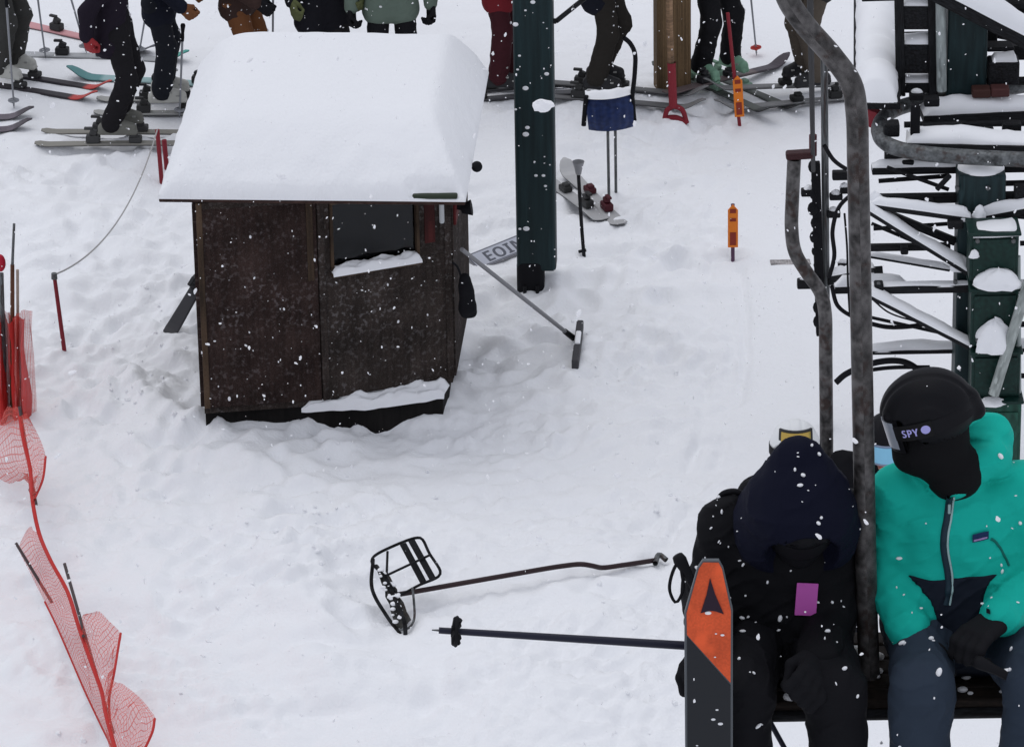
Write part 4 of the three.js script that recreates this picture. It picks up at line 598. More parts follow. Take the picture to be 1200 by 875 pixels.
{
  const beam = (a, b, w, h, m = darkSteel) => mesh('beam', beamGeo(a, b, w, h), m, term), brace = (a, b, w, h, m = darkSteel) => mesh('brace', beamGeo(a, b, w, h), m, term);
  let sd = 1; const cap = (a, b, w, h, lift) => mesh('snow_cap', snowStrip(a.clone().add(V(0, lift, 0)), b.clone().add(V(0, lift, 0)), w, h, sd++), snowPatch, term);
  // main column
  const ct = Tq(1141, 196), cl = ct.y - tBase.y;
  mesh('column', rbox(0.3, cl + 0.1, 0.26, 0.02, 3).translate(tBase.x, tBase.y + cl / 2 - 0.05, zT - 0.0), greenPaint, term);
  mesh('snow_cap', new THREE.SphereGeometry(0.15, 24, 12, 0, Math.PI * 2, 0, Math.PI / 2).scale(1, 0.5, 0.95).translate(tBase.x, ct.y - 0.003, zT), snowPatch, term);
  // horizontals in the column's plane, each running from the left stub post to beyond the frame
  const H = (y, x0, x1, w, h, snowH, dz = -0.05, m) => { const a = Tq(x0, y, dz), b = Tq(x1, y, dz); b.y = a.y; beam(a, b, w, h, m); if (snowH) cap(a, b, w * 1.05, snowH, h / 2); };
  H(198, 1022, 1290, 0.09, 0.05, 0.06, -0.2); H(233, 1026, 1290, 0.06, 0.055, 0); H(290, 1016, 1114, 0.05, 0.04, 0.0); H(338, 1016, 1290, 0.07, 0.055, 0.014, 0.18); H(338, 978, 1064, 0.07, 0.05, 0.07, -0.1); H(410, 1016, 1290, 0.1, 0.03, 0.045, -0.12);
  // diagonal braces with snow along the top
  const Dg = (x0, y0, x1, y1, w, h, sh, dz0 = 0.1, dz1 = 0.17) => { const a = Tq(x0, y0, dz0), b = Tq(x1, y1, dz1); brace(a, b, w, h); if (sh) cap(a, b, w * 1.12, sh, h * 0.6 + 0.008); };
  Dg(1022, 240, 1138, 256, 0.06, 0.035, 0.05); Dg(1136, 258, 1230, 240, 0.06, 0.04, 0.06); Dg(1022, 243, 1120, 283, 0.045, 0.05, 0, 0, 0); Dg(1010, 240, 1136, 318, 0.1, 0.03, 0.05); Dg(1025, 343, 1136, 401, 0.04, 0.06, 0, 0.16, 0.17); Dg(1012, 340, 1146, 409, 0.1, 0.03, 0.05, 0.22, 0.3);
  Dg(1020, 300, 1114, 316, 0.03, 0.02, 0.03, -0.4, -0.2);
  // lumps of snow caught where the members meet
  const lump = (x, y, w, h, dz) => { const p = Tq(x, y, dz), s = sd++; mesh('snow_lump', grid(18, 10, (u, v) => { const a = u * Math.PI * 2, q = v; const rr = w * 0.5 * Math.sqrt(1 - q ** 2.2 * 0.9999) * (0.85 + 0.35 * N3(Math.cos(a) * 1.6 + s, Math.sin(a) * 1.6, q * 2)); return [p.x + Math.cos(a) * rr, p.y - 0.01 + h * q * (0.9 + 0.2 * N3(a, s, 1)), p.z + Math.sin(a) * rr * 0.6]; }), snowPatch, term); };
  lump(1129, 256, 0.1, 0.1, 0.17); lump(1148, 254, 0.1, 0.1, 0.17); lump(1026, 238, 0.12, 0.1, 0.08); lump(1126, 315, 0.14, 0.12, 0.16);
  // stack of green cabinets in front of the column
  const cabinet = (x0, x1, y0, y1, dz, m) => { const a = Tq(x0, y1, dz), b = Tq(x1, y0, dz), w = b.x - a.x, h = b.y - a.y; const c = mesh('cabinet', rbox(w, h, 0.22, 0.012).translate(a.x + w / 2, a.y + h / 2, zT + dz - 0.11), m, term); mesh('door', rbox(w * 0.86, h * 0.84, 0.012, 0.004).translate(a.x + w / 2, a.y + h / 2, zT + dz + 0.005), m, c); mesh('lid', rbox(w * 1.08, 0.022, 0.26, 0.008).translate(a.x + w / 2, b.y + 0.013, zT + dz - 0.1), boxGreen, c); return { a, b, w }; };
  const c1 = cabinet(1136, 1195, 275, 330, 0.42, boxGreen), c2 = cabinet(1137, 1195, 340, 406, 0.42, boxGreen), c3 = cabinet(1138, 1197, 414, 466, 0.42, boxGreen), c4 = cabinet(1136, 1198, 472, 600, 0.46, mat(0.02, 0.085, 0.06, 0.5, { map: paintNoise }));
  cap(Tq(1139, 274, 0.32), Tq(1194, 272, 0.32), 0.24, 0.05, 0.03); lump(1170, 334, 0.34, 0.14, 0.46); lump(1165, 409, 0.26, 0.24, 0.46); lump(1162, 470, 0.26, 0.03, 0.46); lump(1142, 300, 0.07, 0.06, 0.44);
  mesh('pipe', rod(Tq(1165, 462, 0.5), Tq(1206, 330, 0.5), 0.035, 0.035, 14), mat(0.42, 0.46, 0.44, 0.6, { map: paintNoise }), term);
  mesh('pipe', rod(Tq(1193, 300, 0.35), Tq(1194, 480, 0.35), 0.02, 0.02, 10), mat(0.3, 0.34, 0.33, 0.6), term);
  // wheel guard: a bent pipe hoop lying level above the column with slabs of snow on the deck inside it
  const hy = ct.y + 0.12, Hq = (x, y, h = hy) => onY(x, y, h);
  mesh('guard_hoop', tube([Hq(1290, 78), Hq(1200, 100), Hq(1110, 113), Hq(1052, 127), Hq(1033, 142), Hq(1031, 158), Hq(1042, 170), Hq(1070, 178), Hq(1120, 183), Hq(1200, 187), Hq(1290, 192)], 0.05, 90, 12), steel, term);
  mesh('hoop_clamp', merge([beamGeo(Hq(1018, 136, hy - 0.03), Hq(1032, 141, hy - 0.03), 0.06, 0.12)]), redStake, term);
  for (const [x0, y0, x1, y1, w, sh] of [[1080, 134, 1290, 124, 0.22, 0.09], [1062, 165, 1290, 170, 0.24, 0.08]]) { const a = Hq(x0, y0, hy - 0.03), b = Hq(x1, y1, hy - 0.03); mesh('deck_plank', beamGeo(a, b, w, 0.06), darkSteel, term); cap(a, b, w * 0.98, sh, 0.03); }
  const dark = (x, y, w, h, d, dz, m = darkSteel) => { const p = Tq(x, y, dz); return mesh('fitting', rbox(w, h, d, 0.012).translate(p.x, p.y, p.z), m, term); };
  dark(1105, 152, 0.26, 0.07, 0.1, -0.3); dark(1073, 140, 0.06, 0.22, 0.06, -0.2, blackRubber); dark(1150, 107, 0.12, 0.06, 0.1, -0.7, mat(0.06, 0.025, 0.02, 0.7)); dark(1172, 106, 0.12, 0.06, 0.1, -0.7, mat(0.08, 0.03, 0.028, 0.7)); dark(1048, 183, 0.12, 0.08, 0.1, -0.25); dark(1045, 150, 0.1, 0.09, 0.1, -0.2); dark(1160, 155, 0.06, 0.05, 0.1, -0.3);
  brace(Tq(1098, 222, 0.05), Tq(1114, 205, 0.05), 0.03, 0.03);
  // upper works: wide post, snowy rail, tread plates, the great snowy girder and the snow loaded walkway
  const pA = Tq(1131, 118, -0.9); mesh('upper_post', rbox(0.26, 2.2, 0.22, 0.015).translate(pA.x, pA.y + 0.95, pA.z), greenPaint, term);
  mesh('rail', rod(Tq(1104, 106, -0.75), Tq(1102, -50, -0.75), 0.033, 0.033, 12), mat(0.42, 0.47, 0.46, 0.6, { map: paintNoise }), term);
  beam(Tq(1094, 112, -0.8), Tq(1093, -50, -0.8), 0.04, 0.06); beam(Tq(1056, 112, -0.8), Tq(1053, -50, -0.8), 0.04, 0.06);
  for (const [y, h] of [[100, 0.07], [66, 0.2], [18, 0.16], [-28, 0.16]]) { const a = Tq(1056, y, -0.85), b = Tq(1094, y, -0.85); mesh('tread', beamGeo(a, b, 0.1, h), darkSteel, term); cap(a.clone().add(V(0, 0, -0.03)), b.clone().add(V(0, 0, -0.03)), 0.16, 0.05, h / 2); }
  const w0 = Tq(1028, 124, -0.35), w1 = onY(1027, 2, w0.y); mesh('walkway', beamGeo(w0, w1, 0.3, 0.05), darkSteel, term); cap(w0, w1, 0.3, 0.2, 0.02);
  { const a = Tq(1090, -12, -0.7), b = Tq(1225, 58, -0.7); mesh('girder', beamGeo(a, b, 0.12, 0.09), darkSteel, term); cap(a, b, 0.15, 0.12, 0.055); }
  dark(1176, 82, 0.2, 0.16, 0.14, -0.85); dark(1190, 20, 0.3, 0.12, 0.16, -1.0); cap(Tq(1162, 70, -0.85), Tq(1192, 68, -0.85), 0.14, 0.06, 0.0); dark(1172, 54, 0.18, 0.03, 0.14, -0.95); dark(1196, 3, 0.2, 0.05, 0.14, -1.0);
  { const a = Tq(1010, -4, -1.0), b = Tq(1290, -12, -1.0); beam(a, b, 0.06, 0.05); }
  // more of the tangle: thin rails, brackets, cable runs and sheave plates
  for (const [x0, y0, x1, y1, r, dz] of [[1030, 212, 1112, 206, 0.016, -0.3], [1024, 268, 1112, 262, 0.014, -0.2], [1168, 215, 1290, 212, 0.02, -0.2], [1168, 250, 1290, 262, 0.022, 0.1], [1196, 285, 1290, 282, 0.018, 0.1], [1196, 380, 1290, 376, 0.02, 0.2], [1196, 440, 1290, 446, 0.018, 0.2], [1060, 146, 1290, 143, 0.022, -0.5], [1040, 196, 1112, 222, 0.014, -0.1], [1112, 30, 1290, 66, 0.02, -1.2], [1150, 96, 1290, 92, 0.03, -0.9], [1060, 40, 1290, 34, 0.018, -1.3], [1158, 8, 1290, 20, 0.03, -1.1], [1022, 262, 1112, 300, 0.013, -0.25], [1022, 372, 1112, 392, 0.012, -0.2]]) mesh('rail', rod(Tq(x0, y0, dz), Tq(x1, y1, dz), r, r, 8), darkSteel, term);
  for (const [x, y, w, h, dz] of [[1120, 262, 0.1, 0.05, 0.2], [1036, 238, 0.07, 0.09, 0.05], [1030, 338, 0.06, 0.09, 0.2], [1186, 150, 0.12, 0.09, -0.4], [1092, 118, 0.1, 0.06, -0.5], [1196, 230, 0.08, 0.16, 0.1], [1160, 40, 0.1, 0.2, -1.15], [1192, 60, 0.16, 0.1, -1.1], [1075, 112, 0.1, 0.05, -0.7], [1064, 190, 0.08, 0.05, -0.2], [1090, 236, 0.05, 0.05, 0.0], [1060, 292, 0.05, 0.05, 0.0]]) { dark(x, y, w, h, 0.08, dz); if ((x + y) % 2) lump(x, y - h * 70, w * 0.9, 0.045, dz); }
  for (const [x, y, dz] of [[1034, 232, 0.05], [1104, 290, -0.02], [1030, 333, 0.22], [1120, 330, 0.22], [1152, 332, 0.46], [1146, 282, 0.44], [1188, 282, 0.44], [1146, 398, 0.44], [1188, 398, 0.44], [1122, 220, 0.14], [1158, 220, 0.14]]) { const c = Tq(x, y, dz); mesh('bolt', new THREE.CylinderGeometry(0.014, 0.014, 0.03, 6).rotateX(Math.PI / 2).translate(c.x, c.y, c.z), steel, term); }
  // left hand stub mast with hoses, hanging chain case and rod
  const mast = G(970, 500), mz = mast.z, Mq = (x, y, dz = 0) => onZ(x, y, mz + dz);
  mesh('mast', rod(mast.clone().add(V(0, -0.1, 0)), Mq(966, 52), 0.026, 0.024, 12), steel, term);
  mesh('chain_case', beamGeo(Mq(962, 392, 0.05), Mq(956, 190, 0.05), 0.06, 0.06), blackRubber, term);
  const rr = rng(31); for (let k = 0; k < 12; k++) { const y = 195 + k * 16.5, p = Mq(956 + (y - 190) * 0.03 - 5 + 3 * rr(), y, 0.07), s = 0.018 + 0.02 * rr(); mesh('chain_link', new THREE.IcosahedronGeometry(s, 1).scale(1, 1.4, 0.8).translate(p.x, p.y, p.z), blackRubber, term); }
  mesh('rod', rod(Mq(951, 112), Mq(953, 160), 0.012), redStake, term); mesh('turnbuckle', rod(Mq(953, 158), Mq(953, 182), 0.026), mat(0.09, 0.015, 0.02, 0.6), term);
  beam(Mq(975, 328), Tq(1030, 318, -0.1), 0.06, 0.07); cap(Mq(977, 322), Tq(1020, 314, -0.1), 0.08, 0.06, 0.0);
  const hose = (l, r = 0.014) => mesh('hose', tube(l.map(([x, y, dz]) => Tq(x, y, dz ?? 0)), r, 40, 8), blackRubber, term);
  hose([[966, 170], [978, 188], [996, 200], [1012, 206]]); hose([[1000, 226], [984, 242], [976, 270], [978, 300], [972, 325]]); hose([[975, 335], [982, 358], [998, 370], [1012, 374]]); hose([[1016, 378], [1040, 383], [1070, 382], [1090, 378]], 0.016); hose([[980, 448], [992, 438], [1030, 424], [1060, 424], [1084, 438]], 0.022); hose([[1000, 437], [1040, 431], [1090, 430]], 0.014);
  hose([[990, 250], [993, 290], [994, 330], [996, 366]], 0.007); hose([[1022, 350], [1042, 366], [1078, 378]], 0.006);
  for (const [x, y] of [[985, 205], [980, 230], [990, 222], [977, 250], [988, 312], [985, 322], [943, 332], [948, 225]]) { const p = Mq(x, y, 0.02); mesh('fitting', rbox(0.05 + 0.06 * rr(), 0.04 + 0.03 * rr(), 0.06, 0.01).translate(p.x, p.y, p.z), darkSteel, term); const q = sd++; if (q % 2) lump(x, y - 4, 0.08, 0.04, mz - zT + 0.02); }
  rebase(term, tBase);
}

// ---------------------------------------------------------------- two chairs on the haul rope, with riders
function liftChair(label, S, pole, clamp0, clamp1, poleR) {
  const t = thing('lift_chair', label, 'lift chair', 'double chairs on the haul rope'), P = (x, y, z) => S.clone().add(V(x, y, z));
  const hangerMat = mat(0.125, 0.118, 0.116, 0.5, { metalness: 0.3, map: rustNoise });
  const hanger = mesh('hanger', tube(pole, poleR, 140, 16), hangerMat, t);
  mesh('rope_grip', merge([beamGeo(clamp0, clamp1, 0.06, 0.035, 0.012)]), mat(0.06, 0.018, 0.02, 0.6, { map: rustNoise }), t);
  const wood = mat(0.03, 0.022, 0.018, 0.75, { map: woodNoise });
  for (let k = 0; k < 5; k++) mesh('seat_slat', rbox(0.96, 0.03, 0.075, 0.008).translate(S.x, S.y - 0.018, S.z - 0.14 + k * 0.088), wood, t);
  for (const y of [0.14, 0.24, 0.34]) mesh('back_slat', rbox(0.76, 0.075, 0.022, 0.008).translate(S.x, S.y + y, S.z - 0.19), wood, t);
  mesh('back_rail', tube([P(-0.4, 0.1, -0.21), P(-0.4, 0.34, -0.22), P(-0.34, 0.4, -0.22), P(0.34, 0.4, -0.22), P(0.4, 0.34, -0.22), P(0.4, 0.1, -0.21)], 0.017, 70, 8), darkSteel, t);
  mesh('seat_frame', merge([rod(P(-0.47, -0.05, -0.18), P(0.47, -0.05, -0.18), 0.02), rod(P(-0.47, -0.05, 0.24), P(0.47, -0.05, 0.24), 0.02), rod(P(-0.43, -0.05, -0.18), P(-0.43, -0.05, 0.24), 0.018), rod(P(0.43, -0.05, -0.18), P(0.43, -0.05, 0.24), 0.018), rod(P(0, -0.05, -0.18), P(0, -0.05, 0.24), 0.018)]), darkSteel, t);
  for (const s of [-1, 1]) mesh('armrest', tube([P(s * 0.41, 0.24, -0.2), P(s * 0.47, 0.25, 0.0), P(s * 0.47, 0.2, 0.14), P(s * 0.46, -0.05, 0.18)], 0.016, 30, 8), darkSteel, t);
  const r = rng(19), sp = []; for (let k = 0; k < 40; k++) { const s = 0.008 + 0.02 * r() ** 2; sp.push(new THREE.IcosahedronGeometry(s * 0.8, 1).scale(1.3, 0.7, 1).translate(S.x - 0.5 + r(), S.y + 0.003, S.z - 0.1 + 0.34 * r())); }
  mesh('snow_specks', merge(sp), snowPatch, t, 'stuff');
  return rebase(t, S.clone());
}
const zN = at(1014, 770, 15).z, SN = onZ(1014, 772, zN), nq = (x, y, dz = 0) => onZ(x, y, zN + dz);
const nearClamp = nq(948, -92, 0.1);
liftChair('double chair carrying the riders in black and in teal', SN, [SN.clone().add(V(0.008, -0.05, 0.1)), nq(1016, 700, 0.1), nq(1011, 450, 0.1), nq(1006, 200, 0.1), nq(1004, 130, 0.1), nq(998, 98, 0.1), nq(976, 66, 0.1), nq(942, 27, 0.1), nq(923, -2, 0.1), nq(914, -40, 0.1), nq(914, -86, 0.1)], nq(908, -92, 0.1), nearClamp, 0.031);
const zF = at(968, 560, 24).z, fq = (x, y, dz = 0) => onZ(x, y, zF + dz), SF = fq(970, 672);
const farClamp = fq(953, 180, -0.14);
liftChair('farther double chair behind, its bent hanger topped by a red rope grip', SF, [SF.clone().add(V(0, -0.05, -0.16)), fq(969, 600, -0.15), fq(968, 420, -0.14), fq(967, 365, -0.14), fq(962, 343, -0.14), fq(945, 318, -0.14), fq(932, 295, -0.14), fq(928, 268, -0.14), fq(929, 230, -0.14), fq(931, 186, -0.14)], fq(921, 182, -0.14), farClamp, 0.032);
{
  const d = nearClamp.clone().sub(farClamp).normalize(), a = farClamp.clone().addScaledVector(d, -1.2), b = nearClamp.clone().addScaledVector(d, 12);
  info(mesh('haul_rope', rod(a, b, 0.011, 0.011, 10), blackRubber), 'steel haul rope running up from the red rope grip', 'rope');
}
const SIT = () => ({ hip_l: [-0.1, 0.12, 0], hip_r: [0.1, 0.12, 0], knee_l: [-0.15, 0.13, 0.43], knee_r: [0.15, 0.13, 0.43], ankle_l: [-0.15, -0.3, 0.5], ankle_r: [0.15, -0.3, 0.5], pelvis: [0, 0.16, 0], chest: [0, 0.44, 0], neck: [0, 0.62, 0.03], head: [0, 0.79, 0.05], shoulder_l: [-0.175, 0.54, 0], shoulder_r: [0.175, 0.54, 0], elbow_l: [-0.25, 0.28, 0.06], elbow_r: [0.25, 0.28, 0.06], wrist_l: [-0.12, 0.2, 0.28], wrist_r: [0.12, 0.2, 0.28] });
const blackShell = mat(0.008, 0.008, 0.01, 0.55, { specularIntensity: 0.2 }), strapText = mat(1, 1, 1, 0.6, { map: letterTexture(256, 128, (x, w, h) => { x.fillStyle = '#050507'; x.fillRect(0, 0, w, h); x.fillStyle = '#a9a6e0'; x.font = 'bold 84px sans-serif'; x.textAlign = 'center'; x.textBaseline = 'middle'; x.save(); x.translate(88, 66); x.scale(0.9, 1); x.fillText('SPY', 0, 2); x.restore(); x.beginPath(); x.arc(206, 62, 34, 0, 7); x.fill(); }) });
{ // rider in the teal jacket
  const t = thing('person', 'person in a teal jacket and black helmet sitting on the chair', 'person', 'riders sitting on the chairs'); t.position.copy(SN).add(V(0.262, 0, 0));
  const teal = [0.01, 0.44, 0.35], navy = [0.012, 0.016, 0.026];
  const r = person(t, { ...SIT(), head: [-0.1, 0.8, 0.06], neck: [-0.02, 0.635, 0.03], chest: [0, 0.44, 0.0], elbow_r: [0.235, 0.29, 0.05], wrist_r: [0.1, 0.27, 0.27], shoulder_l: [-0.165, 0.54, 0], elbow_l: [-0.195, 0.27, 0.02], wrist_l: [-0.15, 0.2, 0.22], knee_l: [-0.13, 0.13, 0.43], knee_r: [0.2, 0.14, 0.42] }, {
    cell: 0.0095, seed: 21, pants: [0.03, 0.042, 0.062], glove: cloth(0.012, 0.012, 0.014), gloveSize: 1.15, boot: bootBlack, hem: [0, 0.12, 0.03], hemWidth: 0.06, foldAmp: 0.011, jacketBlend: 0.03, hoodDown: true,
    jacket: [...teal, 0.72],
    hand_r: [-0.65, -0.12, 0.6], palm_r: [-0.2, -0.9, 0.2], hand_l: [0.35, -0.2, 0.8], palm_l: [0.3, -0.9, 0.1],
    headYaw: -94 * D, headPitch: 0.3, headRoll: 0.05, helmet: blackShell, frame: blackShell, lens: mat(0.3, 0.33, 0.38, 0.2), gaiter: cloth(0.008, 0.008, 0.009), text: strapText });
  snowSpecks(t, r.body, 60, 3, 0.01); snowSpecks(t, r.jacket, 30, 4, 0.007);
  const surf = (x, y) => { let z = 0.3; while (z > -0.1 && r.jacket.f(x, y, z) > 0) z -= 0.0012; return z; };
  const jk = r.jacket, zp = []; for (let k = 0; k <= 24; k++) { const y = lerp(0.26, 0.6, k / 24), x = -0.045 + 0.008 * Math.sin(k * 0.35); zp.push(V(x, y, surf(x, y) + 0.002)); }
  mesh('zip', tube(zp, 0.0095, 60, 8), mat(0.012, 0.03, 0.045, 0.6), jk);
  mesh('zip_edge', tube(zp.map((p) => p.clone().add(V(0.012, 0, 0.002))), 0.0035, 60, 6), mat(0.35, 0.5, 0.5, 0.6), jk);
  const patch = (name, x0, x1, y0, y1, lift, m) => mesh(name, grid(12, 6, (u, v) => { const x = lerp(x0, x1, u), y = lerp(y0, y1, v) + 0.004 * u; return [x, y, surf(x, y) + lift, u, v]; }), m, jk);
  patch('chest_label', 0.03, 0.078, 0.45, 0.475, 0.008, mat(0.008, 0.025, 0.085, 0.7)); patch('label_stripe', 0.034, 0.074, 0.4535, 0.459, 0.0095, mat(0.32, 0.22, 0.42, 0.7));
  const ps = []; for (let k = 0; k <= 10; k++) { const x = lerp(0.085, 0.14, k / 10), y = lerp(0.45, 0.36, (k / 10) ** 1.6); ps.push(V(x, y, surf(x, y) + 0.002)); } mesh('pocket_seam', tube(ps, 0.004, 20, 6), mat(0.006, 0.14, 0.115, 0.8), jk);
  const sleeves = blend([capsule([-0.175, 0.54, 0], [-0.195, 0.27, 0.02], 0.085, 0.07), capsule([-0.195, 0.27, 0.02], [-0.152, 0.205, 0.21], 0.07, 0.056), capsule([0.175, 0.54, 0], [0.235, 0.29, 0.05], 0.085, 0.07), capsule([0.235, 0.29, 0.05], [0.116, 0.272, 0.243], 0.07, 0.056)], 0.02);
  mesh('waist_panel', surfaceNet((x, y, z) => { const d = r.jacket.f(x, y, z) - 0.006; return d > 0.05 ? d : Math.max(d, y - 0.33 - 0.9 * x * x - 0.012 * Math.sin(x * 16 + 1), -(sleeves(x, y, z) - 0.028)); }, [-0.3, -0.1, -0.25], [0.3, 0.36, 0.3], 0.009), cloth(...navy, 0.7), jk);
  mesh('pull_tab', rbox(0.008, 0.03, 0.006, 0.002).translate(zp[22].x, zp[22].y - 0.02, zp[22].z + 0.012), mat(0.3, 0.42, 0.42, 0.6), jk);
}
{ // rider in black with the hood up
  const t = thing('person', 'hooded person in black bent forward on the chair', 'person', 'riders sitting on the chairs'); t.position.copy(SN).add(V(-0.232, 0, 0));
  const J = { ...SIT(), pelvis: [0, 0.16, 0], chest: [0, 0.38, 0.04], neck: [0.02, 0.48, 0.08], head: [0.025, 0.56, 0.17], shoulder_l: [-0.17, 0.46, 0.04], shoulder_r: [0.11, 0.45, 0.04], elbow_l: [-0.235, 0.25, 0.07], elbow_r: [0.115, 0.2, 0.1], wrist_l: [-0.24, 0.24, 0.34], wrist_r: [0.07, 0.2, 0.38], knee_l: [-0.15, 0.13, 0.43], knee_r: [0.11, 0.13, 0.43], hip_l: [-0.09, 0.12, 0], hip_r: [0.08, 0.12, 0] };
  const r = person(t, J, { cell: 0.011, seed: 31, pants: [0.009, 0.009, 0.011], jacket: [0.008, 0.008, 0.0095], glove: cloth(0.01, 0.01, 0.012), gloveSize: 1.15, boot: bootBlack, hem: [-0.01, 0.13, 0.04], hemWidth: 0.055, foldAmp: 0.012, hand_l: [-0.3, -0.1, 0.7], palm_l: [0.3, -0.9, 0.2], headPitch: 0.75, headYaw: 0.05, helmet: blackShell, frame: blackShell, lens: mat(0.008, 0.008, 0.01, 0.75, { specularIntensity: 0.2 }), gaiter: cloth(0.008, 0.008, 0.01) });
  const hp = new THREE.Matrix4().makeRotationFromEuler(new THREE.Euler(0.2, 0.05, 0, 'YXZ')).setPosition(...J.head);
  const hf = folds((x, y, z) => Math.max(blend([capsule([0, 0.145, -0.06], [0, 0.01, 0.01], 0.078, 0.152), capsule([0, 0.0, -0.03], [-0.12, -0.14, -0.14], 0.135, 0.1), capsule([0, 0.0, -0.03], [0.11, -0.14, -0.14], 0.135, 0.09), capsule([0.085, -0.11, -0.02], [-0.085, -0.11, -0.02], 0.08, 0.08)], 0.07)(x, y, z), -ellipsoid([0, -0.11, 0.15], [0.118, 0.14, 0.15])(x, y, z)), 0.01, 8);
  const hood = mesh('hood', surfaceNet(hf, [-0.3, -0.36, -0.42], [0.3, 0.3, 0.24], 0.011).applyMatrix4(hp), cloth(0.006, 0.007, 0.017), t);
  snowSpecks(t, r.jacket, 70, 12, 0.007); snowSpecks(t, hood, 22, 13, 0.006); snowSpecks(t, r.body, 40, 14, 0.008);
  { const rim = [], rr = rng(66); for (let k = 0; k < 34; k++) { const a = lerp(-0.9, 0.9, rr()), q = V(Math.sin(a) * 0.13, 0.025 + 0.025 * rr(), 0.146 * Math.cos(a) - 0.01).applyMatrix4(hp); rim.push(new THREE.IcosahedronGeometry(0.003 + 0.004 * rr(), 1).scale(1.8, 0.7, 1).translate(q.x, q.y, q.z)); } mesh('rim_snow', merge(rim), snowPatch, hood, 'stuff'); }
  const surf = (x, y) => { let z = 0.5; for (let k = 0; k < 200 && r.jacket.f(x, y, z) > 0.0005; k++) z -= Math.max(0.001, r.jacket.f(x, y, z) * 0.6); return z; };
  const c0 = nq(945, 699, 0.2).sub(t.position), cz = surf(c0.x, c0.y);
  const ticket = nq(945, 699, cz).sub(t.position);
  mesh('lift_ticket', rbox(0.062, 0.1, 0.004, 0.0015).rotateX(-0.1).rotateZ(-0.07).translate(ticket.x, ticket.y, surf(ticket.x, ticket.y) + 0.018), mat(0.5, 0.1, 0.42, 0.5), r.jacket);
  mesh('shoulder_loop', tube([V(-0.2, 0.5, 0.0), V(-0.19, 0.55, 0.01), V(-0.15, 0.565, 0.02), V(-0.11, 0.54, 0.02)], 0.009, 24, 6), blackRubber, r.jacket);
}
// far riders, seen only past the near ones
const farRider = (dx, label, o, joints = {}) => { const t = thing('person', label, 'person', 'riders sitting on the chairs'); t.position.copy(SF).add(V(dx, 0, 0)); return person(t, { ...SIT(), ...joints }, { cell: 0.016, seed: 41, pants: [0.012, 0.012, 0.015], jacket: [0.009, 0.009, 0.011], glove: blackRubber, boot: bootBlack, hem: [0, 0.12, 0.03], ...o }); };
{ const h = fq(931, 524).sub(SF); farRider(-0.22, 'person in a white helmet with gold goggles behind the hooded rider', { goggleLift: 0.085, headPitch: -0.1, helmet: mat(0.75, 0.76, 0.76, 0.4), frame: mat(0.03, 0.03, 0.03, 0.5), lens: mat(0.5, 0.34, 0.08, 0.15, { metalness: 0.4 }), face: true }, { head: [h.x + 0.22, h.y, 0.05], neck: [(h.x + 0.22) * 0.7, h.y - 0.18, 0.03], shoulder_l: [-0.12, 0.4, 0], shoulder_r: [0.17, 0.4, 0], chest: [0, 0.34, 0], elbow_l: [-0.16, 0.22, 0.06] }); }
{ const h = fq(1040, 516).sub(SF); farRider(0.25, 'person in black with pale blue goggles behind the teal jacket', { helmet: blackShell, frame: mat(0.25, 0.3, 0.4, 0.5), lens: mat(0.25, 0.55, 0.75, 0.12, { metalness: 0.3 }), face: true, headYaw: -0.25, headPitch: 0.05 }, { head: [h.x - 0.25, h.y, 0.05], neck: [(h.x - 0.25) * 0.7, h.y - 0.17, 0.03] }); }

// ---------------------------------------------------------------- gear held by the hooded rider
{ // upright ski: orange tail section, dark triangle mark, black below a slanting edge
  const z = zN + 0.6, q = (x, y) => onZ(x, y, z), o = q(831, 875), t = thing('upright_ski', 'upright ski with bright orange end and black body beside the hooded rider', 'ski');
  const L2 = (x, y) => { const p = q(x, y).sub(o); return new THREE.Vector2(p.x, p.y); };
  const bottom = [[857, 1190], [806, 1190]], black = new THREE.Shape([[803, 740], [857, 799], [857, 900], ...bottom].map((p) => L2(...p)));
  const body = new THREE.Shape([[824, 655], [842, 655], [847, 664], [858, 712], [858, 1190], [806, 1190], [803, 760], [803, 716], [818, 664]].map((p) => L2(...p)));
  mesh('core', new THREE.ExtrudeGeometry(body, { depth: 0.01, bevelEnabled: true, bevelSize: 0.002, bevelThickness: 0.002, bevelSegments: 2 }), mat(0.1, 0.11, 0.12, 0.45), t);
  const sheet = (pts, zz) => { const s = new THREE.Shape(pts.map((p) => L2(...p))); return new THREE.ExtrudeGeometry(s, { depth: 0.002, bevelEnabled: false }).translate(0, 0, zz); };
  mesh('orange_end', sheet([[824, 656.5], [842, 656.5], [846, 664], [856.5, 713], [856, 797], [805, 741], [804.5, 716], [819, 664]], 0.0125), mat(0.85, 0.12, 0.035, 0.5, { map: paintNoise }), t);
  mesh('dark_mark', sheet([[832, 674], [838, 693], [848, 716], [839, 713], [832, 712], [821, 715], [828, 693]], 0.0155), mat(0.02, 0.008, 0.02, 0.5), t);
  mesh('black_body', sheet([[805, 743], [856, 800], [856, 1188], [807, 1188]], 0.0125), mat(0.016, 0.018, 0.022, 0.4), t);
  const r = rng(9), sp = []; for (let k = 0; k < 12; k++) { const p = L2(808 + 44 * r(), 700 + 200 * r()), s = 0.003 + 0.008 * r() ** 2; sp.push(new THREE.IcosahedronGeometry(s * 0.8, 1).scale(1.4, 0.8, 0.6).translate(p.x, p.y, 0.016)); } mesh('snow_specks', merge(sp), snowPatch, t, 'stuff');
  t.position.copy(o);
}
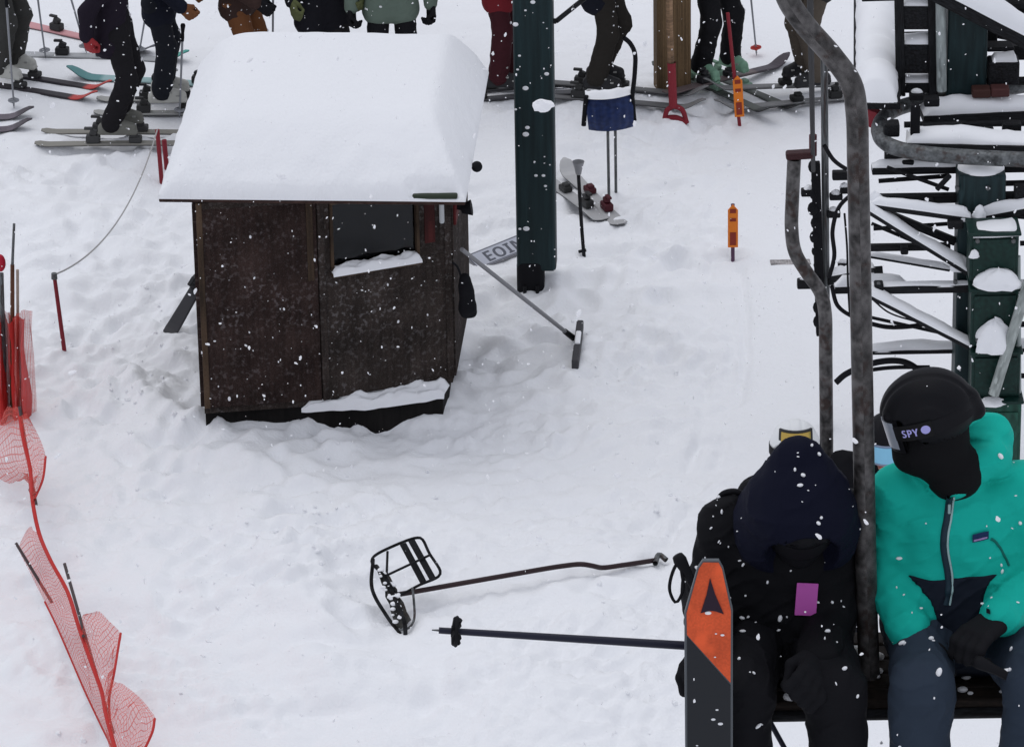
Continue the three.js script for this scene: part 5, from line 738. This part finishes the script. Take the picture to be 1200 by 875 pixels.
{
  const navyShaft = mat(0.014, 0.015, 0.03, 0.35), z = zN + 0.3;
  skiPole('black ski pole with basket pointing out level from under the rider', 'ski poles of the riders', onZ(506, 738, z), onZ(880, 761, z), navyShaft, blackRubber, blackRubber, false, 0.0125);
  const e = onZ(797, 656, zN + 0.24); skiPole('black ski pole with looped wrist strap at the hooded rider\'s side', 'ski poles of the riders', e.clone().add(V(0.5, -1.0, 0.05)), e, navyShaft, blackRubber, blackRubber, true, 0.009);
  skiPole('black ski pole with blue band across the teal rider\'s lap', 'ski poles of the riders', nq(1420, 905, 0.5), nq(1148, 776, 0.42), mat(0.012, 0.05, 0.09, 0.4), blackRubber, blackRubber, false, 0.011);
}
// ---------------------------------------------------------------- wire scraper tool lying in the snow
{
  const g = G(470, 745), t = thing('wire_scraper', 'snow tool with wire rack head and long bent black handle lying on snow', 'tool');
  const q = (x, y, h) => G(x, y, h), loop = (l, r, m = darkSteel, name = 'rack_wire') => mesh(name, tube(l.map(([x, y, h]) => q(x, y, h)), r, 60, 8, true), m, t), bar = (a, b, r, name = 'rack_wire') => mesh(name, rod(q(...a), q(...b), r), darkSteel, t);
  loop([[436, 660, 0.3], [437, 653, 0.32], [460, 640, 0.34], [488, 630, 0.36], [494, 631, 0.36], [503, 648, 0.3], [516, 670, 0.22], [514, 675, 0.2], [492, 685, 0.18], [468, 696, 0.16], [462, 692, 0.18], [450, 674, 0.24]], 0.0095);
  bar([454, 646, 0.34], [453, 674, 0.24], 0.008); bar([453, 674, 0.26], [504, 650, 0.3], 0.008); 
  const slat = (a, b) => mesh('rack_slat', beamGeo(q(...a), q(...b), 0.045, 0.012, 0.003), darkSteel, t); slat([472, 637, 0.35], [496, 682, 0.19]); slat([482, 633, 0.36], [507, 678, 0.2]);
  const plate = [[439, 661, 0.3], [457, 677, 0.22], [482, 728, 0.04], [466, 742, 0.0], [438, 692, 0.14]];
  mesh('jaw_plate', grid(14, 10, (u, v) => { const a = q(...plate[0]).lerp(q(...plate[1]), u), b = q(...plate[3]).lerp(q(...plate[2]), u), p = a.lerp(b, v); return [p.x + 0.014 * N3(u * 7, v * 9, 1), p.y + 0.014 * N3(u * 9, v * 7, 4), p.z - 0.02]; }), mat(0.09, 0.09, 0.085, 0.6, { metalness: 0.3, map: rustNoise }), t);
  mesh('jaw_edge', tube([q(437, 655, 0.3), q(436, 690, 0.16), q(452, 720, 0.06), q(473, 748, -0.03)], 0.012, 30), darkSteel, t); mesh('jaw_edge', tube([q(450, 672, 0.24), q(462, 700, 0.16), q(474, 730, 0.03), q(475, 750, -0.04)], 0.014, 30), darkSteel, t);
  mesh('stay', tube([q(483, 688, 0.2), q(485, 705, 0.12), q(485, 726, 0.03), q(478, 736, 0.0), q(468, 738, 0.0)], 0.008, 30), steel, t);
  const handlePts = [[458, 698, 0.14], [520, 687, 0.12], [600, 673, 0.1], [660, 663, 0.09], [682, 661, 0.09], [695, 663, 0.07], [706, 665, 0.05], [730, 662, 0.04], [770, 656, 0.04]].map(([x, y, h]) => q(x, y, h));
  mesh('handle', tube(handlePts, 0.0165, 90, 12), mat(0.03, 0.016, 0.018, 0.45), t); mesh('handle_end', tube([q(768, 660, 0.03), q(773, 650, 0.05), q(781, 656, 0.04)], 0.018, 14), steel, t);
  const r = rng(55), sp = []; for (let k = 0; k < 24; k++) { const u = r(), p = q(...plate[0]).lerp(q(...plate[3]), u).lerp(q(...plate[1]).lerp(q(...plate[2]), u), r()), s = 0.008 + 0.014 * r(); sp.push(new THREE.IcosahedronGeometry(s * 0.8, 1).scale(1.3, 0.8, 1).translate(p.x, p.y + 0.01, p.z + 0.01)); } mesh('snow_specks', merge(sp), snowPatch, t, 'stuff');
  rebase(t, g);
}
// ---------------------------------------------------------------- falling snow
{
  const flakeGeo = new THREE.IcosahedronGeometry(1, 2); { const a = flakeGeo.attributes.position; for (let i = 0; i < a.count; i++) { const x = a.getX(i), y = a.getY(i), z = a.getZ(i), k = 0.9 + 0.5 * N3(x * 1.3 + 4, y * 1.3, z * 1.3); a.setXYZ(i, x * k * 1.25, y * k, z * k * 0.75); } flakeGeo.computeVertexNormals(); }
  const n = 7000, r = rng(2024), f = new THREE.InstancedMesh(flakeGeo, new THREE.MeshPhysicalMaterial({ color: new THREE.Color().setRGB(0.95, 0.95, 0.96), roughness: 1, transmission: 0.4, thickness: 0 }), n + 1), m = new THREE.Matrix4(), q = new THREE.Quaternion(), e = new THREE.Euler();
  for (let k = 0; k < n; k++) { const d = 7 * Math.cbrt(lerp(1, 190, r())), p = at(600 + 1200 * 1.5 * (r() - 0.5), 437 + 875 * 1.4 * (r() - 0.5), d); if (p.y < 0.05) p.y = 0.05; const s = 0.0016 + 0.0042 * r() ** 2.4; q.setFromEuler(e.set(r() * 6, r() * 6, r() * 6)); m.compose(p, q, V(s * (0.9 + 0.7 * r()), s * (0.7 + 0.6 * r()), s)); f.setMatrixAt(k, m); }
  m.compose(at(636, 124, 5), q.identity(), V(0.0085, 0.007, 0.007)); f.setMatrixAt(n, m);
  f.name = 'falling_snow'; f.castShadow = true; info(f, 'snowflakes falling through the air everywhere', 'snow', null, 'stuff'); scene.add(f);
}

// ---------------------------------------------------------------- crumbs of churned snow
{
  const zones = [[60, 260, 240, 500, 150], [180, 480, 420, 720, 170], [540, 330, 800, 520, 90], [300, 520, 800, 870, 90], [650, 110, 860, 320, 50], [0, 520, 260, 870, 60]], r = rng(404), list = [];
  for (const [x0, y0, x1, y1, n] of zones) for (let k = 0; k < n; k++) { const p = G(lerp(x0, x1, r()), lerp(y0, y1, r())); if (N3(p.x * 1.3, p.z * 1.3, 3.3) < -0.05 + 0.25 * r() - 0.12) continue; list.push([p, 0.004 + 0.016 * r() ** 3]); }
  const geo = new THREE.IcosahedronGeometry(1, 1); { const a = geo.attributes.position; for (let i = 0; i < a.count; i++) { const x = a.getX(i), y = a.getY(i), z = a.getZ(i), k = 0.9 + 0.6 * N3(x * 1.8, y * 1.8 + 2, z * 1.8); a.setXYZ(i, x * k * 1.3, y * k * 0.7, z * k); } geo.computeVertexNormals(); }
  const f = new THREE.InstancedMesh(geo, snowPatch, list.length), m = new THREE.Matrix4(), q = new THREE.Quaternion(), e = new THREE.Euler();
  list.forEach(([p, s], k) => { q.setFromEuler(e.set(r() * 0.6, r() * 6, r() * 0.6)); m.compose(V(p.x, groundH(p.x, p.z) + s * 0.2, p.z), q, V(s, s, s)); f.setMatrixAt(k, m); });
  f.name = 'snow_crumbs'; f.castShadow = f.receiveShadow = true; info(f, 'loose crumbs of churned snow strewn over the ground', 'snow', null, 'stuff'); scene.add(f);
}
renderer.render(scene, camera);
